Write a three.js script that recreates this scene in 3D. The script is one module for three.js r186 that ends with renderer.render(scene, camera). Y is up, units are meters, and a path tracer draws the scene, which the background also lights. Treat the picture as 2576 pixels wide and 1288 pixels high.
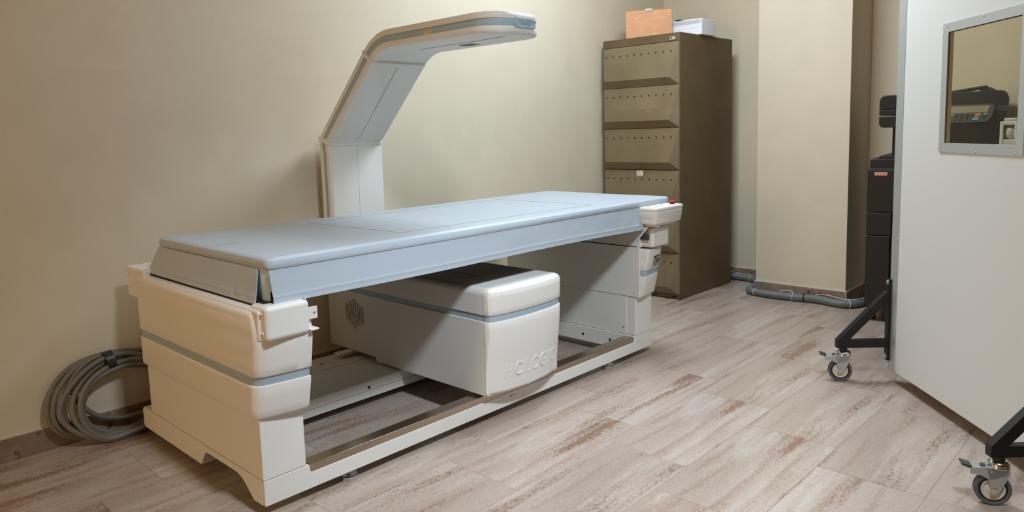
import * as THREE from 'three';
import { RoundedBoxGeometry } from 'three/addons/geometries/RoundedBoxGeometry.js';
import { TextGeometry } from 'three/addons/geometries/TextGeometry.js';
import { FontLoader } from 'three/addons/loaders/FontLoader.js';
import { RectAreaLightUniformsLib } from 'three/addons/lights/RectAreaLightUniformsLib.js';
import { mergeGeometries, mergeVertices, toCreasedNormals } from 'three/addons/utils/BufferGeometryUtils.js';

// ---------------------------------------------------------------- camera, light, exposure
RectAreaLightUniformsLib.init();
const scene = new THREE.Scene();
scene.background = new THREE.Color(0x000000);
const FULL = 1486.6, FPX = 1826.14;
const camera = new THREE.PerspectiveCamera(2 * Math.atan(FULL / 2 / FPX) * 180 / Math.PI, 2, 0.05, 60);
camera.setViewOffset(FULL * 2, FULL, FULL - 1288, FULL / 2 - 544.7, 2576, 1288);   // the lens is shifted: horizon line above the middle
camera.position.set(0, 1, 0);
{
  const yaw = 0.811042, pitch = 0.11628, roll = -0.0278564;
  const cy = Math.cos(yaw), sy = Math.sin(yaw), cp = Math.cos(pitch), sp = Math.sin(pitch);
  const f = new THREE.Vector3(sy * cp, -sp, -cy * cp), r = new THREE.Vector3(cy, 0, sy), u = new THREE.Vector3().crossVectors(r, f);
  const rr = r.clone().multiplyScalar(Math.cos(roll)).addScaledVector(u, Math.sin(roll));
  const uu = u.clone().multiplyScalar(Math.cos(roll)).addScaledVector(r, -Math.sin(roll));
  camera.quaternion.setFromRotationMatrix(new THREE.Matrix4().makeBasis(rr, uu, f.clone().negate()));
}
const renderer = new THREE.WebGLRenderer({ antialias: true });
renderer.toneMapping = THREE.LinearToneMapping;
renderer.toneMappingExposure = 1.0;
renderer.shadowMap.enabled = true;
// the two ceiling panels that light the room: [x, z, width, depth, radiance]
const PANELS = [[2.74, -1.66, 0.6, 0.8, 28, [0.86, 1.0, 1.15]]];
// a round ceiling spotlight over the open floor: place, what it is aimed at, candela, half angle, soft edge, colour
const SPOT = { at: [0.9, 2.5, 0.1], to: [1.6, 0.1, -1.35], cd: 24, angle: 0.6, soft: 0.75, radius: 0.15, colour: [0.87, 1.0, 1.13] };
// a warm panel on the left wall: [y, z, width, height, radiance]
const WALL_PANEL = [1.25, -1.5, 0.6, 0.9, 19, [1, 0.69, 0.36]];
const CEIL = 2.6;

// ---------------------------------------------------------------- helpers
let seed = 7;
const rnd = () => { seed = (seed + 0x6d2b79f5) | 0; let t = Math.imul(seed ^ (seed >>> 15), 1 | seed); t = (t + Math.imul(t ^ (t >>> 7), 61 | t)) ^ t; return ((t ^ (t >>> 14)) >>> 0) / 4294967296; };
const used = new Map(), BASE = new WeakMap();
const numbered = (n) => { const k = used.get(n) ?? 0; used.set(n, k + 1); return k ? n + '_' + String(k).padStart(3, '0') : n; };
const baseOf = (o) => { for (let p = o; p; p = p.parent) if (BASE.has(p)) return BASE.get(p); return [0, 0, 0]; };
const plain = (g) => { const h = g.index ? g.toNonIndexed() : g.clone(); for (const k of Object.keys(h.attributes)) if (!['position', 'normal', 'uv'].includes(k)) h.deleteAttribute(k); if (!h.attributes.uv) h.setAttribute('uv', new THREE.BufferAttribute(new Float32Array(h.attributes.position.count * 2), 2)); return h; };
const merge = (list) => list.length === 1 ? list[0] : mergeGeometries(list.map(plain));
function thing(name, label, category, at = [0, 0, 0], group) {
  const o = new THREE.Group(); o.name = numbered(name); o.position.set(...at); scene.add(o); BASE.set(o, at);
  o.userData = { label, category }; if (group) o.userData.group = group;
  return o;
}
// geometry is given in world metres and moved into the frame of the thing it belongs to
function part(name, geos, m, parent, label) {
  const list = (Array.isArray(geos) ? geos : [geos]), b = baseOf(parent);
  const g = merge(list).clone().translate(-b[0], -b[1], -b[2]);
  const o = new THREE.Mesh(g, m); o.name = numbered(name); o.castShadow = o.receiveShadow = true; parent.add(o);
  if (label) o.userData.label = label;
  return o;
}
function struct(name, geos, m) {
  const o = new THREE.Mesh(merge(Array.isArray(geos) ? geos : [geos]), m); o.name = numbered(name); o.castShadow = o.receiveShadow = true;
  o.userData.kind = 'structure'; scene.add(o); return o;
}
const box = (x0, x1, y0, y1, z0, z1) => { const g = new THREE.BoxGeometry(x1 - x0, y1 - y0, z1 - z0); g.translate((x0 + x1) / 2, (y0 + y1) / 2, (z0 + z1) / 2); return g; };
const rbox = (x0, x1, y0, y1, z0, z1, r = 0.003, s = 2) => { const g = new RoundedBoxGeometry(x1 - x0, y1 - y0, z1 - z0, s, Math.min(r, (x1 - x0) / 2.01, (y1 - y0) / 2.01, (z1 - z0) / 2.01)); g.translate((x0 + x1) / 2, (y0 + y1) / 2, (z0 + z1) / 2); return g; };
const cyl = (x, y, z, r, h, axis = 'y', seg = 20, r2 = r) => { const g = new THREE.CylinderGeometry(r2, r, h, seg); if (axis === 'x') g.rotateZ(-Math.PI / 2); if (axis === 'z') g.rotateX(Math.PI / 2); g.translate(x, y, z); return g; };
const screwHead = (x, y, z, axis, r = 0.0045) => { const g = new THREE.SphereGeometry(r, 12, 6, 0, 6.284, 0, Math.PI / 2); g.scale(1, 0.6, 1); if (axis === '-x') g.rotateZ(Math.PI / 2); if (axis === 'x') g.rotateZ(-Math.PI / 2); if (axis === 'z') g.rotateX(Math.PI / 2); g.translate(x, y, z); return g; };
// polygon in the plane (a, b), extruded along the third axis from c0 to c1; plane 'xy' -> z, 'zy' -> x, 'xz' -> y
function prism(pts, plane, c0, c1, bevel = 0, holes = []) {
  const path = (P) => P.map(([a, b]) => new THREE.Vector2(a, b));
  const s = new THREE.Shape(path(pts)); for (const h of holes) s.holes.push(new THREE.Path(path(h)));
  const g = new THREE.ExtrudeGeometry(s, { depth: c1 - c0 - 2 * bevel, bevelEnabled: bevel > 0, bevelThickness: bevel, bevelSize: bevel, bevelOffset: -bevel, bevelSegments: 2, curveSegments: 8 });
  g.translate(0, 0, c0 + bevel);
  if (plane === 'zy') g.applyMatrix4(new THREE.Matrix4().set(0, 0, 1, 0, 0, 1, 0, 0, 1, 0, 0, 0, 0, 0, 0, 1));
  if (plane === 'xz') g.applyMatrix4(new THREE.Matrix4().set(1, 0, 0, 0, 0, 0, 1, 0, 0, 1, 0, 0, 0, 0, 0, 1));
  if (plane !== 'xy') { const p = g.attributes.position.array; for (let i = 0; i < p.length; i += 9) for (let k = 0; k < 3; k++) { const t = p[i + 3 + k]; p[i + 3 + k] = p[i + 6 + k]; p[i + 6 + k] = t; } g.computeVertexNormals(); }
  return g;
}
// rounded corners of a polygon: the same number of points for every call with the same arguments' lengths
function roundPoly(P, R, n = 6) {
  const out = [];
  for (let i = 0; i < P.length; i++) {
    const a = P[(i + P.length - 1) % P.length], b = P[i], c = P[(i + 1) % P.length], r = Array.isArray(R) ? R[i] : R;
    const d1 = [a[0] - b[0], a[1] - b[1]], d2 = [c[0] - b[0], c[1] - b[1]], l1 = Math.hypot(...d1), l2 = Math.hypot(...d2), q = Math.min(r, l1 * 0.499, l2 * 0.499);
    const s = [b[0] + d1[0] / l1 * q, b[1] + d1[1] / l1 * q], e = [b[0] + d2[0] / l2 * q, b[1] + d2[1] / l2 * q];
    for (let k = 0; k <= n; k++) { const t = k / n, w = Math.SQRT1_2, w0 = (1 - t) ** 2, w1 = 2 * t * (1 - t) * w, w2 = t * t, W = w0 + w1 + w2; out.push([(s[0] * w0 + b[0] * w1 + e[0] * w2) / W, (s[1] * w0 + b[1] * w1 + e[1] * w2) / W]); }
  }
  return out;
}
// skin over rings of equal length (each ring: list of [x, y, z]); caps both ends
function skin(rings, { crease = 0.7, caps = true, closed = true } = {}) {
  const n = rings[0].length, pos = [], idx = [];
  for (const r of rings) for (const p of r) pos.push(p[0], p[1], p[2]);
  const m = closed ? n : n - 1;
  for (let j = 0; j + 1 < rings.length; j++) for (let i = 0; i < m; i++) { const a = j * n + i, b = j * n + (i + 1) % n, c = a + n, d = b + n; idx.push(a, b, c, b, d, c); }
  if (caps) for (const [j, flip] of [[0, 1], [rings.length - 1, 0]]) {
    const r = rings[j], c = [0, 1, 2].map((k) => r.reduce((s, p) => s + p[k], 0) / n), o = pos.length / 3; pos.push(...c);
    for (let i = 0; i < n; i++) { const a = j * n + i, b = j * n + (i + 1) % n; flip ? idx.push(b, a, o) : idx.push(a, b, o); }
  }
  let g = new THREE.BufferGeometry(); g.setAttribute('position', new THREE.Float32BufferAttribute(pos, 3)); g.setIndex(idx);
  // make it face outwards
  let vol = 0; for (let i = 0; i < idx.length; i += 3) { const A = idx[i] * 3, B = idx[i + 1] * 3, C = idx[i + 2] * 3; vol += pos[A] * (pos[B + 1] * pos[C + 2] - pos[B + 2] * pos[C + 1]) + pos[A + 1] * (pos[B + 2] * pos[C] - pos[B] * pos[C + 2]) + pos[A + 2] * (pos[B] * pos[C + 1] - pos[B + 1] * pos[C]); }
  if (vol < 0) { for (let i = 0; i < idx.length; i += 3) { const t = idx[i]; idx[i] = idx[i + 1]; idx[i + 1] = t; } g.setIndex(idx); }
  g = toCreasedNormals(g, crease);
  g.setAttribute('uv', new THREE.BufferAttribute(new Float32Array(g.attributes.position.count * 2), 2));
  return g;
}
// body standing between y0 and y1 whose level outline is plan(y, inset) -> [[x, z] ...]; edges rounded by rb (below) and rt (above)
function tower(plan, y0, y1, rb, rt, extra = [], n = 5) {
  const low = rb ? Array.from({ length: n + 1 }, (_, k) => { const a = k / n * Math.PI / 2; return [y0 + rb * (1 - Math.cos(a)), rb * (1 - Math.sin(a))]; }) : [[y0, 0]];
  const high = rt ? Array.from({ length: n + 1 }, (_, k) => { const a = k / n * Math.PI / 2; return [y1 - rt * (1 - Math.sin(a)), rt * (1 - Math.cos(a))]; }) : [[y1, 0]];
  const mid = extra.filter((y) => y > y0 + rb && y < y1 - rt).map((y) => [y, 0]);
  return skin([...low, ...mid, ...high].map(([y, d]) => plan(y, d).map(([x, z]) => [x, y, z])));
}
const rect = (x0, x1, z0, z1, r) => (y, d) => roundPoly([[x0 + d, z0 + d], [x1 - d, z0 + d], [x1 - d, z1 - d], [x0 + d, z1 - d]], (Array.isArray(r) ? r : [r, r, r, r]).map((q) => Math.max(q - d, 0.0015)));
function tube(pts, r, seg = 80, rad = 10, closed = false) { return new THREE.TubeGeometry(new THREE.CatmullRomCurve3(pts.map((p) => new THREE.Vector3(...p)), closed, 'centripetal'), seg, r, rad, closed); }
function sheet(f, nu, nv, th) {      // f(u, v) -> [x, y, z]; a thin slab: front at f, back moved by th along the normal
  const g = new THREE.PlaneGeometry(1, 1, nu, nv), p = g.attributes.position;
  for (let i = 0; i < p.count; i++) p.setXYZ(i, ...f(p.getX(i) + 0.5, p.getY(i) + 0.5));
  g.computeVertexNormals();
  const b = g.clone(), q = b.attributes.position, nr = g.attributes.normal;
  for (let i = 0; i < q.count; i++) q.setXYZ(i, p.getX(i) - nr.getX(i) * th, p.getY(i) - nr.getY(i) * th, p.getZ(i) - nr.getZ(i) * th);
  const ix = b.index.array; for (let i = 0; i < ix.length; i += 3) { const t = ix[i]; ix[i] = ix[i + 1]; ix[i + 1] = t; }
  b.computeVertexNormals();
  const rim = [], N = nu + 1, top = (i) => [p.getX(i), p.getY(i), p.getZ(i)], bot = (i) => [q.getX(i), q.getY(i), q.getZ(i)];
  const edge = []; for (let i = 0; i < nu; i++) edge.push([i + 1, i], [nv * N + i, nv * N + i + 1]); for (let j = 0; j < nv; j++) edge.push([j * N, (j + 1) * N], [(j + 1) * N + nu, j * N + nu]);
  for (const [a, c] of edge) rim.push(...top(a), ...bot(a), ...top(c), ...top(c), ...bot(a), ...bot(c));
  const e = new THREE.BufferGeometry(); e.setAttribute('position', new THREE.Float32BufferAttribute(rim, 3)); e.computeVertexNormals();
  return merge([g, b, e]);
}

// ---------------------------------------------------------------- noise and textures
const H = new Float32Array(65536); for (let i = 0; i < 65536; i++) H[i] = rnd();
const hash = (i, j, s) => H[(Math.imul(i, 73856093) ^ Math.imul(j, 19349663) ^ Math.imul(s, 83492791)) >>> 8 & 65535];
function vn(x, y, s) { const i = Math.floor(x), j = Math.floor(y); let u = x - i, v = y - j; u = u * u * (3 - 2 * u); v = v * v * (3 - 2 * v); const a = hash(i, j, s), b = hash(i + 1, j, s), c = hash(i, j + 1, s), d = hash(i + 1, j + 1, s); return a + (b - a) * u + (c - a) * v + (a - b - c + d) * u * v; }
const fbm = (x, y, s, o) => { let t = 0, a = 0.5, n = 0; for (let k = 0; k < o; k++) { t += a * vn(x, y, s + k * 17); n += a; a *= 0.5; x *= 2.03; y *= 2.03; } return t / n; };
const sm = (a, b, x) => { const t = Math.min(1, Math.max(0, (x - a) / (b - a))); return t * t * (3 - 2 * t); };
const mix = (a, b, t) => a + (b - a) * t;
function texture(w, h, fill, srgb = true) {
  const d = new Uint8Array(w * h * 4);
  for (let y = 0; y < h; y++) for (let x = 0; x < w; x++) { const c = fill(x, y), o = (y * w + x) * 4; d[o] = c[0]; d[o + 1] = c[1]; d[o + 2] = c[2]; d[o + 3] = 255; }
  const t = new THREE.DataTexture(d, w, h); t.wrapS = t.wrapT = THREE.RepeatWrapping; t.magFilter = THREE.LinearFilter; t.minFilter = THREE.LinearMipmapLinearFilter; t.generateMipmaps = true;
  if (srgb) t.colorSpace = THREE.SRGBColorSpace; t.needsUpdate = true; return t;
}
function printed(w, h, draw, bg = '#fff') {
  const c = document.createElement('canvas'); c.width = w; c.height = h; const x = c.getContext('2d'); x.fillStyle = bg; x.fillRect(0, 0, w, h); draw(x, w, h);
  const t = new THREE.CanvasTexture(c); t.colorSpace = THREE.SRGBColorSpace; return t;
}
// travertine-look porcelain: streaks run along u; the map covers 1.75 m x 0.86 m
const STONE_W = 1.75, STONE_H = 0.86;
const stoneMap = texture(2048, 1024, (px, py) => {
  const x = px / 2048 * STONE_W, z = py / 1024 * STONE_H, zz = z + 0.016 * fbm(x * 3, z * 9, 3, 3);
  const base = fbm(x * 1.2, zz * 10, 11, 4), band = fbm(x * 1.5 + 4, zz * 15, 31, 4), band2 = fbm(x * 2.6 + 14, zz * 30, 37, 3), pale = fbm(x * 1.9 + 9, zz * 16, 23, 4);
  const u = x + z * 0.55, v = z - x * 0.10;                                       // ragged flecks lie a little across the streaks
  const grain = fbm(u * 130, v * 250, 41, 4), grain2 = fbm(u * 300, v * 420, 51, 3), long = fbm(x * 26, z * 260, 57, 3), fine = hash(px, py, 5);
  const dark = sm(1.01, 1.17, band * 1.2 + grain * 0.40 + grain2 * 0.22), mid = sm(0.96, 1.2, band2 * 0.95 + grain * 0.5 + grain2 * 0.26), w = sm(0.96, 1.2, pale * 1.1 + grain * 0.34 + grain2 * 0.16 + long * 0.12);
  const tan = sm(0.50, 0.68, band) * 0.5, pit = sm(0.70, 0.80, fbm(u * 120, v * 150, 61, 2)) * 0.35, rust = sm(0.62, 0.75, fbm(x * 3 + 3, z * 5, 67, 2));
  let c = [190, 177, 167].map((q, k) => q + (base - 0.5) * [26, 30, 34][k]);
  c = c.map((q, k) => mix(q, [172, 153, 139][k], tan));
  c = c.map((q, k) => mix(q, [206, 202, 195][k], w * 0.7));
  c = c.map((q, k) => mix(q, [162, 140, 124][k], mid * 0.55));
  c = c.map((q, k) => mix(q, [[136, 110, 92], [148, 114, 94]].map((d) => d[k]).reduce((a, b) => mix(a, b, rust)), dark * 0.8));
  c = c.map((q, k) => mix(q, [212, 209, 203][k], pit));
  return c.map((q) => Math.max(0, Math.min(255, q + (fine - 0.5) * 7 + (grain2 - 0.5) * 22 + (long - 0.5) * 8)));
});
const skirtMap = texture(1024, 256, (px, py) => {
  const x = px / 1024 * 1.2, z = py / 256 * 0.3, b = fbm(x * 9, z * 14, 71, 4), g = fbm(x * 60, z * 60, 81, 3), d = sm(0.6, 0.72, fbm(x * 45, z * 45, 91, 3)) * sm(0.45, 0.6, b);
  return [150, 131, 115].map((v, i) => Math.max(0, Math.min(255, mix(v + (b - 0.5) * 46 + (g - 0.5) * 26, [82, 64, 52][i], d * 0.7))));
});
const plasterBump = texture(512, 512, (x, y) => { const v = 128 + (fbm(x / 9, y / 9, 101, 3) - 0.5) * 150 + (hash(x, y, 9) - 0.5) * 30; return [v, v, v]; }, false);
const plasterMap = (r, g, b) => texture(512, 512, (x, y) => { const v = (fbm(x / 40, y / 40, 111, 4) - 0.5) * 7 + (hash(x, y, 12) - 0.5) * 3; return [r + v, g + v, b + v]; });
const fineBump = texture(256, 256, (x, y) => { const v = 128 + (hash(x, y, 21) - 0.5) * 130 + (vn(x / 2.3, y / 2.3, 22) - 0.5) * 90; return [v, v, v]; }, false);
const paintMap = texture(1024, 1024, (x, y) => {   // brown enamel with mottled wear and light scuffs
  const m = fbm(x / 150, y / 150, 131, 4), f = (hash(x, y, 33) - 0.5) * 16, scr = sm(0.80, 0.86, fbm(x / 70, y / 5, 141, 3)) * 18;
  return [129, 114, 86].map((v, i) => v + (m - 0.5) * 22 + f + scr * [1, 0.95, 0.8][i]);
});
const kraftMap = texture(512, 512, (x, y) => { const l = (fbm(x / 90, y / 2.4, 151, 3) - 0.5) * 16 + (fbm(x / 60, y / 40, 161, 3) - 0.5) * 16, w = sm(0.78, 0.9, fbm(x / 40, y / 22, 171, 3)) * 22; return [214 + l + w * 0.5, 160 + l * 1.05 + w, 118 + l + w]; });
const brushMap = texture(512, 256, (x, y) => { const v = 44 + (fbm(x / 160, y / 1.4, 181, 3) - 0.5) * 46; return [v, v, v]; }, false);

// ---------------------------------------------------------------- materials
const hex = (h) => new THREE.Color(h);
const mat = (h, roughness, o = {}) => new THREE.MeshStandardMaterial({ color: hex(h), roughness, ...o });
const rep = (t, x, y = x) => { const c = t.clone(); c.repeat.set(x, y); c.needsUpdate = true; return c; };
const M = {
  wall: new THREE.MeshStandardMaterial({ map: rep(plasterMap(219, 208, 183), 0.8), roughness: 0.75, bumpMap: rep(plasterBump, 3), bumpScale: 0.00012 }),
  ceiling: mat('#d8c08f', 0.9),
  wallWarm: mat('#c08f50', 0.85),
  grout: mat('#8f8274', 0.9),
  shell: mat('#dedbd3', 0.6),
  shellSmooth: mat('#dfdcd5', 0.56),
  blue: mat('#9fb1ba', 0.55),
  blueLight: mat('#b7c5cb', 0.4),
  vinyl: mat('#b0bbc3', 0.42, { bumpMap: rep(fineBump, 1), bumpScale: 0.00005 }),
  foam: mat('#b9d2de', 0.6),
  print: mat('#77726a', 0.6),
  seam: mat('#a3a29b', 0.6),
  steel: new THREE.MeshStandardMaterial({ color: hex('#b3a798'), metalness: 1, roughness: 0.3, roughnessMap: null }),
  chrome: new THREE.MeshStandardMaterial({ color: hex('#d5d6d4'), metalness: 1, roughness: 0.18 }),
  zinc: new THREE.MeshStandardMaterial({ color: hex('#c6cac8'), metalness: 0.9, roughness: 0.34 }),
  alu: new THREE.MeshStandardMaterial({ color: hex('#c3c9c9'), metalness: 0.55, roughness: 0.42 }),
  cabinet: new THREE.MeshStandardMaterial({ map: paintMap, roughness: 0.48, metalness: 0.15 }),
  hole: mat('#0c0b09', 0.9),
  black: mat('#0c0c0c', 0.5),
  blackMatte: mat('#0d0d0e', 0.7),
  copier: mat('#101113', 0.5),
  copierGrey: mat('#3a3833', 0.5),
  darkGrey: mat('#41443f', 0.55),
  red: mat('#c8202b', 0.35),
  panel: mat('#dcdedb', 0.45),
  kraft: new THREE.MeshStandardMaterial({ map: kraftMap, roughness: 0.8 }),
  white: mat('#e9ecee', 0.5),
  hose: mat('#6c7473', 0.5),
  tie: mat('#d8d7cf', 0.5),
  cable: mat('#6f6b5e', 0.55),
  tape: mat('#2a2822', 0.4),
  tapeClear: new THREE.MeshPhysicalMaterial({ color: new THREE.Color('#efe3d2'), roughness: 0.25, transmission: 0.5, thickness: 0 }),
  rubber: mat('#57585a', 0.75),
  rubberDark: mat('#141414', 0.8),
  rim: mat('#c9c3b4', 0.45),
};
M.steel.roughness = 1; M.steel.roughnessMap = brushMap;
M.cabinetBody = M.cabinet.clone(); M.cabinetBody.roughness = 0.55; M.cabinetBody.color = hex('#cfc4b4');
M.glass = new THREE.MeshPhysicalMaterial({ color: hex('#f0ead2'), roughness: 0.02, transmission: 1, thickness: 0, ior: 1.5, specularIntensity: 0.6 });
const uvScale = (g, fn) => { const p = g.attributes.position, n = g.attributes.normal, uv = g.attributes.uv; for (let i = 0; i < p.count; i++) { const q = fn(p.getX(i), p.getY(i), p.getZ(i), n.getX(i), n.getY(i), n.getZ(i)); uv.setXY(i, q[0], q[1]); } return g; };
const triUV = (s = 1) => (x, y, z, nx, ny, nz) => Math.abs(nx) > 0.6 ? [z * s, y * s] : Math.abs(ny) > 0.6 ? [x * s, z * s] : [x * s, y * s];
const font = await new FontLoader().loadAsync('fonts/droid/droid_sans_regular.typeface.json');

// ---------------------------------------------------------------- room
const ZB = -2.71, XR = 4.41, XL = -3.0, ZF = 4.6, T = 0.15;
const wallUV = (g) => uvScale(plain(g), triUV(1));
struct('wall_back', wallUV(box(XL - T, XR + T, -0.05, CEIL + 0.1, ZB - T, ZB)), M.wall);
struct('wall_right', wallUV(box(XR, XR + T, -0.05, CEIL + 0.1, ZB, ZF)), M.wall);
struct('wall_left', wallUV(box(XL - T, XL, -0.05, CEIL + 0.1, ZB, ZF)), M.wallWarm);
struct('wall_front', wallUV(box(XL - T, XR + T, -0.05, CEIL + 0.1, ZF, ZF + T)), M.wallWarm);
struct('ceiling', box(XL - T, XR + T, CEIL, CEIL + 0.12, ZB - T, ZF + T), M.ceiling);
const PX = 4.085, PZ0 = -1.885, PZ1 = -1.372;                                      // the pillar built on to the right wall
struct('pillar', wallUV(box(PX, XR + 0.02, -0.05, CEIL + 0.05, PZ0, PZ1)), M.wall);

// floor: porcelain planks in a running bond, each one a piece of its own
const floor = struct('floor', box(XL, XR, -0.06, -0.0012, ZB, ZF), M.grout);
{
  const stone = [0xebe5e1, 0xe8e2dd, 0xebe4de, 0xe6e0da].map((c) => new THREE.MeshStandardMaterial({ map: stoneMap, color: c, roughness: 0.3, bumpMap: stoneMap, bumpScale: 0.00012 }));
  const L = 0.581, W = 0.2855, gap = 0.001, variants = [];
  const shape = (w, d) => { const g = plain(new THREE.BoxGeometry(w, 0.009, d)); g.translate(0, -0.0045, 0); return g; };
  const dress = (g, ou, ov, flip) => uvScale(g, (x, y, z) => { const s = flip ? -1 : 1; return [ou + (s * x + L / 2) / STONE_W, ov + (s * z + W / 2) / STONE_H]; });
  for (let k = 0; k < 26; k++) variants.push(dress(shape(L - gap, W - gap), rnd() * (1 - L / STONE_W), rnd() * (1 - W / STONE_H), k & 1));
  const start = [2.075, 2.235, 2.408, 1.979, 2.147, 2.3355, 2.506, 2.66];          // where one joint of each row stands, rows counted from the camera to the wall
  for (let r = -4; r < 8; r++) {
    const z1 = -0.478 - W * r, z0 = Math.max(z1 - W, ZB), x0 = start[((r % 8) + 8) % 8] - 10 * L;
    if (z1 <= ZB || z0 >= ZF || (z0 > 0.75)) continue;
    for (let i = 0; i < 22; i++) {
      const a = Math.max(x0 + i * L, XL), b = Math.min(x0 + (i + 1) * L, XR), zb = Math.min(z1, ZF); if (b - a < 0.02) continue;
      const full = b - a > L - 0.001 && zb - z0 > W - 0.001, k = Math.floor(rnd() * variants.length);
      const g = full ? variants[k] : dress(shape(b - a - gap, zb - z0 - gap), rnd() * 0.6, rnd() * 0.6, 0);
      const t = new THREE.Mesh(g, stone[Math.floor(rnd() * 4)]); t.name = numbered('tile'); t.position.set((a + b) / 2, (rnd() - 0.5) * 0.0003, (z0 + zb) / 2); t.receiveShadow = t.castShadow = true; floor.add(t);
    }
  }
  const rest = new THREE.Mesh(uvScale(plain(box(XL, XR, -0.009, 0, -0.478 + W * 4, ZF)), (x, y, z) => [x / STONE_W, z / STONE_H]), stone[0]); rest.name = 'tile_field'; rest.userData.kind = 'stuff'; floor.add(rest);
}
// skirting of cut tiles with white joints
{
  const sk = [0xffffff, 0xf3eeea, 0xfff6ec].map((c) => new THREE.MeshStandardMaterial({ map: rep(skirtMap, 0.83, 3.3), color: c, roughness: 0.5 })), cap = mat('#cfc9bd', 0.8);
  const run = (name, pieces, caps) => {
    const s = struct(name, caps, cap);
    pieces.forEach((b, i) => { const g = uvScale(plain(rbox(...b, 0.0015, 1)), (x, y, z, nx) => Math.abs(nx) > 0.6 ? [z + i * 0.37, y] : [x + i * 0.37, y]); const m = new THREE.Mesh(g, sk[i % 3]); m.name = numbered('skirting_tile'); m.castShadow = m.receiveShadow = true; s.add(m); });
  };
  const hb = 0.075, d = 0.009, back = [], right = [];
  for (let x = 0.7015 - 0.575 * 5; x < XR; x += 0.575) { const a = Math.max(x + 0.001, XL), b = Math.min(x + 0.574, XR - 0.012); if (b > a + 0.01) back.push([a, b, 0.0005, hb, ZB, ZB + d]); }
  run('baseboard_back', back, [box(XL, XR - 0.012, 0.0005, hb + 0.003, ZB, ZB + d - 0.0025)]);
  for (const [a, b] of [[ZB + 0.01, -2.161], [-2.159, PZ0 - 0.012]]) right.push([XR - d, XR, 0.0005, hb, a, b]);
  for (const [a, b] of [[PZ1 + 0.012, -0.8], [-0.798, -0.2], [-0.198, 0.4], [0.402, 1]]) right.push([XR - d, XR, 0.0005, hb, a, b]);
  run('baseboard_right', right, [box(XR - d + 0.0025, XR, 0.0005, hb + 0.003, ZB + 0.01, PZ0 - 0.012), box(XR - d + 0.0025, XR, 0.0005, hb + 0.003, PZ1 + 0.012, 1)]);
  run('baseboard_pillar', [[PX - d, PX, 0.0005, hb, PZ0 - d, -1.605], [PX - d, PX, 0.0005, hb, -1.603, PZ1 + 0.004], [PX - 0.001, XR - d, 0.0005, hb, PZ1, PZ1 + d], [PX - 0.001, XR - d, 0.0005, hb, PZ0 - d, PZ0]],
    [box(PX - d + 0.002, PX, 0.0005, hb + 0.004, PZ0 - d + 0.002, PZ1 + d - 0.0015), box(PX, XR - d, 0.0005, hb + 0.003, PZ1, PZ1 + d - 0.002), box(PX, XR - d, 0.0005, hb + 0.003, PZ0 - d + 0.002, PZ0), box(PX - d, PX - 0.001, 0.0005, hb, PZ1 + 0.0045, PZ1 + d)]);
}
// ceiling panels (outside the picture): a white tray, a glowing diffuser and the light just below it
PANELS.forEach(([x, z, w, d, L, colour], i) => {
  const t = thing('ceiling_light', 'long cool white ceiling light panel above the right end of the scanner', 'ceiling light', [x, CEIL - 0.045, z]);
  part('light_frame', [box(x - w / 2 - 0.02, x + w / 2 + 0.02, CEIL - 0.008, CEIL - 0.001, z - d / 2 - 0.02, z + d / 2 + 0.02), box(x - w / 2 - 0.02, x - w / 2, CEIL - 0.045, CEIL - 0.008, z - d / 2 - 0.02, z + d / 2 + 0.02), box(x + w / 2, x + w / 2 + 0.02, CEIL - 0.045, CEIL - 0.008, z - d / 2 - 0.02, z + d / 2 + 0.02), box(x - w / 2, x + w / 2, CEIL - 0.045, CEIL - 0.008, z - d / 2 - 0.02, z - d / 2), box(x - w / 2, x + w / 2, CEIL - 0.045, CEIL - 0.008, z + d / 2, z + d / 2 + 0.02)], M.white, t);
  part('diffuser', box(x - w / 2 + 0.001, x + w / 2 - 0.001, CEIL - 0.03, CEIL - 0.024, z - d / 2 + 0.001, z + d / 2 - 0.001), new THREE.MeshStandardMaterial({ color: 0xffffff, roughness: 0.6, emissive: new THREE.Color(...colour), emissiveIntensity: 1.5 }), t);
  const l = new THREE.RectAreaLight(new THREE.Color(...colour), L, w, d); l.position.set(0, -0.012, 0); l.rotation.x = -Math.PI / 2; l.castShadow = true; t.add(l);
});

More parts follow.
